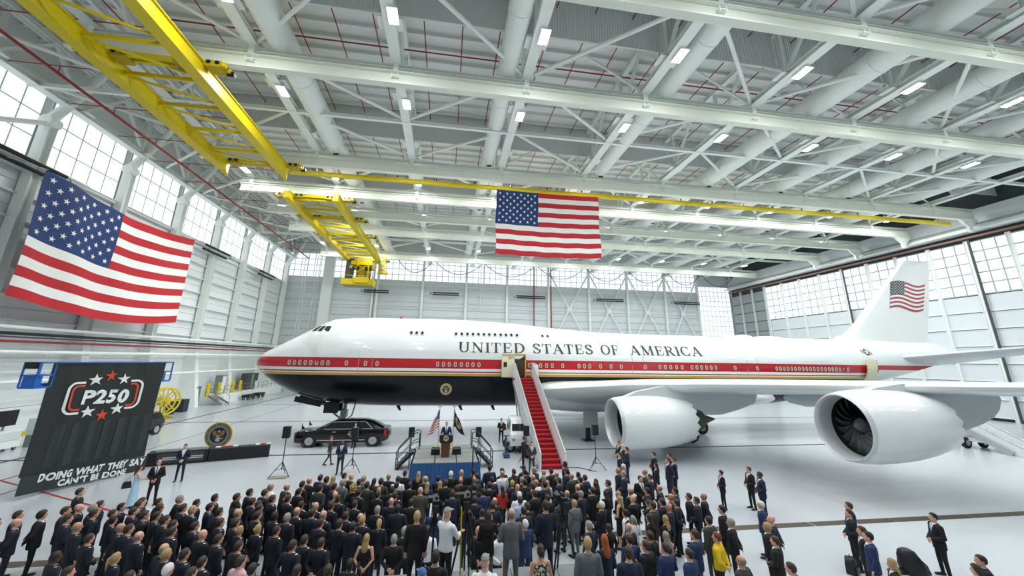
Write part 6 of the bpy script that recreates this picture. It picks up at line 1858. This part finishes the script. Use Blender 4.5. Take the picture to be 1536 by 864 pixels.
CROWD = """-12.63,15.43,Uks -12.50,15.90,Ubs -12.14,15.46,Uxs -11.88,15.91,kkD2 -11.45,16.16,Ubs -10.89,15.51,Ubs -11.45,16.65,Uxs -12.56,18.12,Ubs -10.98,16.81,Ubs -10.84,16.33,Ugs -10.48,15.90,Ubs -9.99,15.93,Ubs -10.16,16.53,Uks -9.69,15.54,UkB -8.96,14.75,Uxs -9.45,15.97,Ubs -10.06,14.75,Uxs -9.20,14.01,Ubs -9.10,12.91,UksD -7.75,12.84,UdT -8.13,12.00,Ubs -8.52,14.38,Ubs -6.73,11.74,Ubs -9.61,16.43,Ubs -9.87,17.00,Ubs -9.28,16.85,Ubs -8.86,16.22,Ubs -8.89,15.59,Ubs -8.45,15.38,Uks -7.99,15.03,Ubs -7.55,14.63,Ubs -8.68,16.91,Ugs -8.08,16.03,Ubs -7.66,15.75,Uds -8.03,16.69,Uks -7.40,16.25,Uks -7.62,16.97,Uks -6.78,15.56,Ubs -6.37,14.80,Ubs -6.97,14.64,Ubs -6.93,16.99,Ubs -6.68,16.38,UksD -6.13,15.30,Uxs -5.89,14.67,Ubs -6.71,17.44,Uks -6.22,17.48,Ubs -6.26,16.64,Ubs -5.72,15.82,Ubs -5.45,15.03,Ubs -5.93,16.27,Ubs -7.98,13.94,Uxs -7.31,14.19,Ubs -6.85,13.09,Uxs -6.56,12.68,Uds -6.32,13.76,Uxs -5.79,13.51,Ubs -6.08,12.54,Ubs -5.50,12.21,Ubs -6.00,11.80,Uws -5.46,11.71,Ubs -5.59,14.27,UdB -5.09,14.21,UdB -5.02,12.89,Ubs -4.58,12.03,sbs -4.16,11.65,Uks -6.24,18.02,wxs -5.68,18.06,kxs -5.59,17.57,kbL -5.15,16.69,Ubs -5.17,18.18,kks -5.10,17.65,kks -5.09,18.74,kxs -4.79,19.18,nks -4.44,18.75,nks -4.29,19.23,kdL -3.94,19.57,lks -3.60,19.20,kxs -3.70,18.28,ggs -3.91,17.84,nks -4.38,17.66,Gks -4.54,16.13,Ubs -3.98,15.77,Uxs -3.90,15.14,Ubs -3.48,15.71,Ubs -3.65,16.91,Uxs -3.44,16.46,Ubs -3.15,17.57,kdC -3.14,18.47,kks -3.05,18.97,ggs -2.72,17.82,Gbs -2.60,18.77,kbL -2.28,18.37,Gbs -2.24,17.67,kdL -2.20,17.06,UkB -2.07,19.02,kxs -1.66,18.75,wks -1.72,17.33,Uks -1.61,17.81,kks -2.88,17.09,Uks -2.76,15.88,Ubs -1.53,16.55,Ubs -1.58,16.01,Uxs -1.92,15.25,Ugs -1.28,15.22,UksD -2.83,14.95,Ubs -2.36,14.78,Uxs -3.48,14.81,Uxs -4.39,15.24,Uxs -4.51,14.77,Ugs -5.65,16.67,Ubs -4.95,15.01,UksD -4.49,13.93,Ubs -3.42,14.32,Ubs -2.83,14.09,Ubs -3.67,12.77,Ubs -3.52,13.24,Ubs -3.03,13.02,Ubs -2.40,13.85,Uks -1.72,14.29,UdT -1.89,13.22,ddL2 -1.13,13.03,kgs -3.14,11.52,Ubs -2.40,11.27,Ubs -2.22,14.31,Uds -1.46,19.64,kks -0.88,19.54,kdL -0.53,18.64,nxs -0.03,18.71,kks -1.12,17.93,kks -0.66,17.04,Bxs -0.44,18.15,bdL 0.05,18.22,kdL 0.27,17.77,kbs 0.49,19.03,kws 0.95,19.25,kxs 0.88,18.16,kxs 0.70,17.01,kbs 0.52,16.55,nbs 1.60,18.82,nbs 1.45,19.29,kks 1.42,18.10,Gxs 2.23,19.83,nks 2.17,18.27,nbs 1.98,17.52,kbs 2.73,19.32,kbs 2.67,18.83,wxs 3.16,18.79,kbL 3.25,19.28,Gbs 3.74,19.28,nks 2.92,17.65,nds 3.05,17.17,nxs 2.48,17.37,rbL 3.87,18.12,kxs 3.41,17.55,kks 1.34,17.15,kks 1.68,16.78,bks 1.29,15.90,nbs 1.98,15.74,kxs 2.95,16.21,wws 2.89,15.71,lbs 3.00,15.02,kbs 1.83,15.06,nbs 1.44,14.63,kks 0.98,14.96,nds -0.09,14.85,bxs -0.90,15.93,kks -0.61,19.13,kdL 1.20,13.09,kxs2 1.80,12.96,wks -0.89,13.46,kgs -0.24,13.39,wbs 3.78,19.76,nks 4.10,18.95,kbL 4.21,19.43,kgs 4.57,19.09,kxs 4.35,18.26,ngs 4.97,19.39,kks 5.09,18.89,kxs 5.89,20.27,kksD2 5.58,18.96,nbs 4.92,17.87,nbs 5.59,18.29,Gxs 6.02,18.72,kkL 5.82,17.85,kks 6.16,18.24,nbs 5.36,16.77,kxs 4.38,17.75,wdL 4.13,17.19,nks 3.39,18.04,kgs 3.89,17.63,wxs 3.63,17.01,kbs 3.52,16.19,kbs 3.92,15.85,kbs 4.43,16.49,kbL 4.31,15.53,pxs 4.73,16.09,nxs 5.26,16.10,ngs 4.71,15.17,gds 2.80,14.58,nks 6.50,17.83,kbL 6.27,17.26,kbL 5.83,16.40,kks 6.73,17.07,nbs 6.32,16.33,kbL 6.69,16.01,kdL 6.54,15.54,ddL 5.60,14.89,kws4 7.19,15.99,kxs 6.90,15.19,kxs 8.01,19.04,nds 8.55,19.68,nws 8.02,18.47,ngs 8.47,17.81,kbs3 9.11,18.64,Gxs 8.96,17.90,Ubs 7.98,16.26,Uks 7.36,14.92,kbs 6.17,14.25,vkB 6.21,13.76,wgT 6.74,13.71,kbL 2.67,13.63,bws 4.53,13.14,ngs 5.17,13.24,kbL 5.70,12.96,kxs 5.38,12.24,bbs 5.11,11.59,DbL 6.04,12.33,kbs 11.25,21.89,Uks1 10.39,20.04,kkL 12.10,21.81,kks 11.26,20.46,nbs 11.75,20.78,nbs 8.63,16.49,Uxs 8.49,15.41,Uxs 8.96,15.91,Uks 7.86,14.92,Ubs 8.34,14.81,Ubs 7.85,14.43,Uxs 7.26,14.44,Gbs 9.21,15.43,Ubs 9.18,14.90,Ubs 9.75,15.32,Uxs 12.87,18.69,kkB1 14.25,18.59,kbs1 13.95,17.54,nksD1 11.23,14.26,bws 8.38,13.04,Gks 9.43,13.85,kks 9.05,12.92,kgs 10.50,12.96,nxs 9.94,12.48,kds 7.80,11.82,yrs2 7.33,12.14,bbs 6.53,11.16,bks 6.03,11.44,bbs 6.55,12.35,DgL 7.22,13.57,kdL 7.61,10.63,Gxs 5.60,11.69,kbs 9.44,11.61,kbs1 8.61,10.19,gbs 14.20,13.70,Ubs 13.57,13.13,Ubs1 12.51,11.79,kbs 12.23,11.36,bks 11.44,10.12,kdL 15.94,12.40,kks1 13.81,9.85,Uks 13.27,9.62,kbL 10.71,25.15,krs 10.59,24.34,Gxs 10.29,23.11,nbs 9.41,22.05,nbs"""

STAGE = (0.3, 24.6)
def face(x, y, tx, ty):
    return math.atan2(-(tx - x), ty - y)
HN = {'k': 'black-haired', 'b': 'brown-haired', 'd': 'blond', 'g': 'grey-haired', 'w': 'white-haired', 'x': 'bald', 'r': 'auburn-haired', 'o': 'orange-haired'}
SN = {'s': '', 'L': 'long ', 'B': 'bun ', 'T': 'ponytail ', 'C': 'curly '}
CARD = ORD + ['thirteenth', 'fourteenth', 'fifteenth', 'sixteenth', 'seventeenth', 'eighteenth', 'nineteenth', 'twentieth'] + ['twenty-' + o for o in ORD[:9]] + ['thirtieth'] + ['thirty-' + o for o in ORD[:9]]
PP = []
for e in CROWD.split():
    a, b_, c = e.split(',')
    PP.append((float(a), float(b_), c))
def block(x):
    return 'left crowd' if x < -1.2 else ('middle crowd' if x < 7.0 else 'right fringe')
BL_ = {}
for i, (x, y, c) in enumerate(PP):
    BL_.setdefault((block(x), int((26 - y) / 1.0)), []).append(i)
LAB = {}
used_rows = {}
for (bk, row) in sorted(BL_, key=lambda q: (q[0], q[1])):
    used_rows.setdefault(bk, []).append(row)
for (bk, row), ids in BL_.items():
    rk = used_rows[bk].index(row)
    for n_, i in enumerate(sorted(ids, key=lambda q: PP[q][0])):
        x, y, c = PP[i]
        hn = HN[c[1]]
        if c[2] in 'LBTC':
            hn = {'L': 'long-haired ', 'B': 'bun-haired ', 'T': 'ponytailed ', 'C': 'curly-haired '}[c[2]] + {'k': 'black', 'b': 'brown', 'd': 'blond', 'g': 'grey'}.get(c[1], 'dark')
            hn = hn.split(' ')[1] + ' ' + hn.split(' ')[0]
        LAB[i] = '%s person in %s, %s from left in %s rank of %s' % (hn, CL[c[0]][0], CARD[n_], CARD[rk], bk)
for i, (x, y, c) in enumerate(PP):
    RND.seed(1000 + i)
    cl, hr, stl = c[0], c[1], c[2]
    fl = c[3:]
    pose = RND.choice(['stand', 'stand', 'stand', 'front', 'back'] if cl == 'U' else ['stand', 'stand', 'front', 'front', 'back'])
    if '1' in fl: pose = 'front'
    if '2' in fl: pose = 'back'
    if '4' in fl: pose = 'phone'
    rz = face(x, y, *STAGE) + RND.uniform(-0.22, 0.22)
    if '3' in fl: rz = PI + 0.1
    if x > 8.5 and y < 21: rz = face(x, y, 0, 22) + RND.uniform(-0.15, 0.15)
    sk = 'D' if 'D' in fl else RND.choice(['L', 'L', 'M', 'P'])
    s_ = (0.94 if stl in 'LBT' else 1.0) * RND.uniform(0.97, 1.03)
    tr = None
    if cl in 'wl': tr = TRN
    if cl == 's' : tr = TRN
    if cl == 'b' and i % 3 == 0: tr = TRG
    person(x, y, 0, rz, s_, cl, hr, stl, sk, pose, LAB[i], {'left crowd': 'people in the left crowd', 'middle crowd': 'people in the middle crowd', 'right fringe': 'people along the right edge of the crowd'}[block(x)], tr, width=(0.96 if stl in 'LBTC' else RND.uniform(1.05, 1.15)))

# ---- people with places of their own
person(0.28, 25.62, 1.1, PI, 1.0, 'b', 'd', 's', 'P', 'lectern', 'blond person in blue suit speaking at the lectern on stage', tie=TIES[1])
person(-6.78, 28.5, 0, -1.25, 0.96, 'G', 'r', 's', 'P', 'walk', 'auburn-haired person in grey suit walking in front of the limousine', width=0.92)
person(-5.6, 26.3, 0, PI, 1.03, 'n', 'x', 's', 'D', 'front', 'bald person in navy suit, hands clasped, beside the limousine loudspeaker', tie=TIES[1])
person(-6.35, 33.55, 0, PI, 0.98, 'k', 'b', 's', 'P', 'stand', 'person in black suit standing against the limousine rear door')
person(-13.55, 25.9, 0, PI + 0.25, 1.03, 'n', 'b', 's', 'L', 'front', 'person in navy blazer and open white shirt before the black display table', tie=CM['w'])
person(-12.55, 22.2, 0, PI + 0.3, 1.04, 'k', 'x', 's', 'M', 'front', 'bearded bald person in black suit facing the woman in pale blue dress')
person(-13.15, 21.95, 0, -1.0, 0.95, 'c', 'b', 'L', 'L', 'reach', 'person in pale blue dress with long brown hair reaching out an arm', width=0.92)
person(4.76, 34.6, 0, PI, 1.03, 'k', 'b', 's', 'P', 'front', 'person in black suit standing alone under the aircraft belly left of the stairs')
person(5.1, 26.75, 0, 1.2, 1.02, 'k', 'b', 's', 'P', 'stand', 'person in black suit facing left at the foot of the red stairs')
person(5.32, 25.3, 0, PI, 0.99, 'G', 'b', 's', 'P', 'front', 'person in dark green suit facing the camera at the foot of the red stairs')
RG = 'people on the camera riser'
person(-0.46, 10.95, RZ, -0.1, 0.98, 'k', 'd', 's', 'L', 'stand', 'blond person in black operating the television camera on the riser', RG, width=0.95)
person(0.24, 10.85, RZ, -0.7, 1.02, 'w', 'g', 'H', 'L', 'reach', 'person in untucked white shirt and grey cap holding the yellow pole', RG)
person(1.75, 10.65, RZ, 0.05, 1.02, 'g', 'x', 's', 'L', 'front', 'bald person in grey suit standing tall on the riser seen from behind', RG)
person(2.7, 11.1, RZ, 0.2, 1.02, 'n', 'b', 's', 'L', 'front', 'brown-haired person in navy suit on the riser right of center', RG)
person(1.24, 11.0, RZ, 0.0, 0.94, 'k', 'b', 'L', 'L', 'phone', 'person with long dark hair, black jacket and grey skirt on the riser', RG, TRG, width=0.9)
person(2.1, 9.1, RZ, 0.05, 0.92, 'f', 'b', 'B', 'M', 'front', 'person in sleeveless black and white floral dress on the riser', RG, width=0.9)
person(3.05, 8.98, RZ, -0.15, 1.0, 'g', 'd', 's', 'L', 'stand', 'blond person in light grey suit at the right front of the riser', RG)
person(3.55, 9.35, RZ, 0.1, 0.93, 'n', 'o', 'L', 'L', 'front', 'person with long orange-red hair and navy dress at riser right edge', RG, width=0.88)
person(3.75, 8.6, RZ, -0.1, 0.97, 'n', 'b', 's', 'L', 'stand', 'brown-haired person in navy suit, lowest right person on the riser', RG)
person(0.93, 8.6, RZ, -0.2, 0.97, 'w', 'g', 'H', 'P', 'front', 'person in grey cap, white tee and black suspenders at the riser front', RG)
person(-0.2, 8.3, RZ, 0.3, 0.95, 'k', 'b', 'H', 'L', 'front', 'person with a blue cap at the very bottom of the riser', RG)
person(0.02, 8.45 + 0.5, RZ, -0.3, 0.96, 'k', 'k', 's', 'M', 'front', 'black-haired person in black low at the riser front', RG)
person(-2.0, 11.7, 0, -0.4, 0.98, 'k', 'k', 's', 'D', 'phone', 'photographer in black raising a camera at the left end of the riser')
for o in list(col.objects):
    if o.name.startswith('person') and o.get('label', '').startswith('person with a blue cap'):
        for c in o.children:
            if c.name.startswith('cap'):
                setm(c, 0, mat('cap_blue', '2f5c94', 0.6))
hb = thing('handbag', 'black handbag hanging from the shoulder of the person in pale blue dress', 'bag', (-13.4, 21.8, 0.8), 0.6)
m = MB(); m.loft([[Vector((a * 0.2 * k, b_ * 0.07, z)) for a, b_ in ((-1, -1), (1, -1), (1, 1), (-1, 1))] for k, z in ((1.0, 0), (1.0, 0.04), (0.9, 0.25), (0.6, 0.32))]); m.build('body', BLACK, hb)
m = MB(); m.tube([(-0.1, 0, 0.3), (0.1, 0.08, 0.58), (0.1, 0, 0.3)], 0.012, 6); m.build('strap', BLACK, hb)
hb.scale = (0.8, 0.8, 0.8)
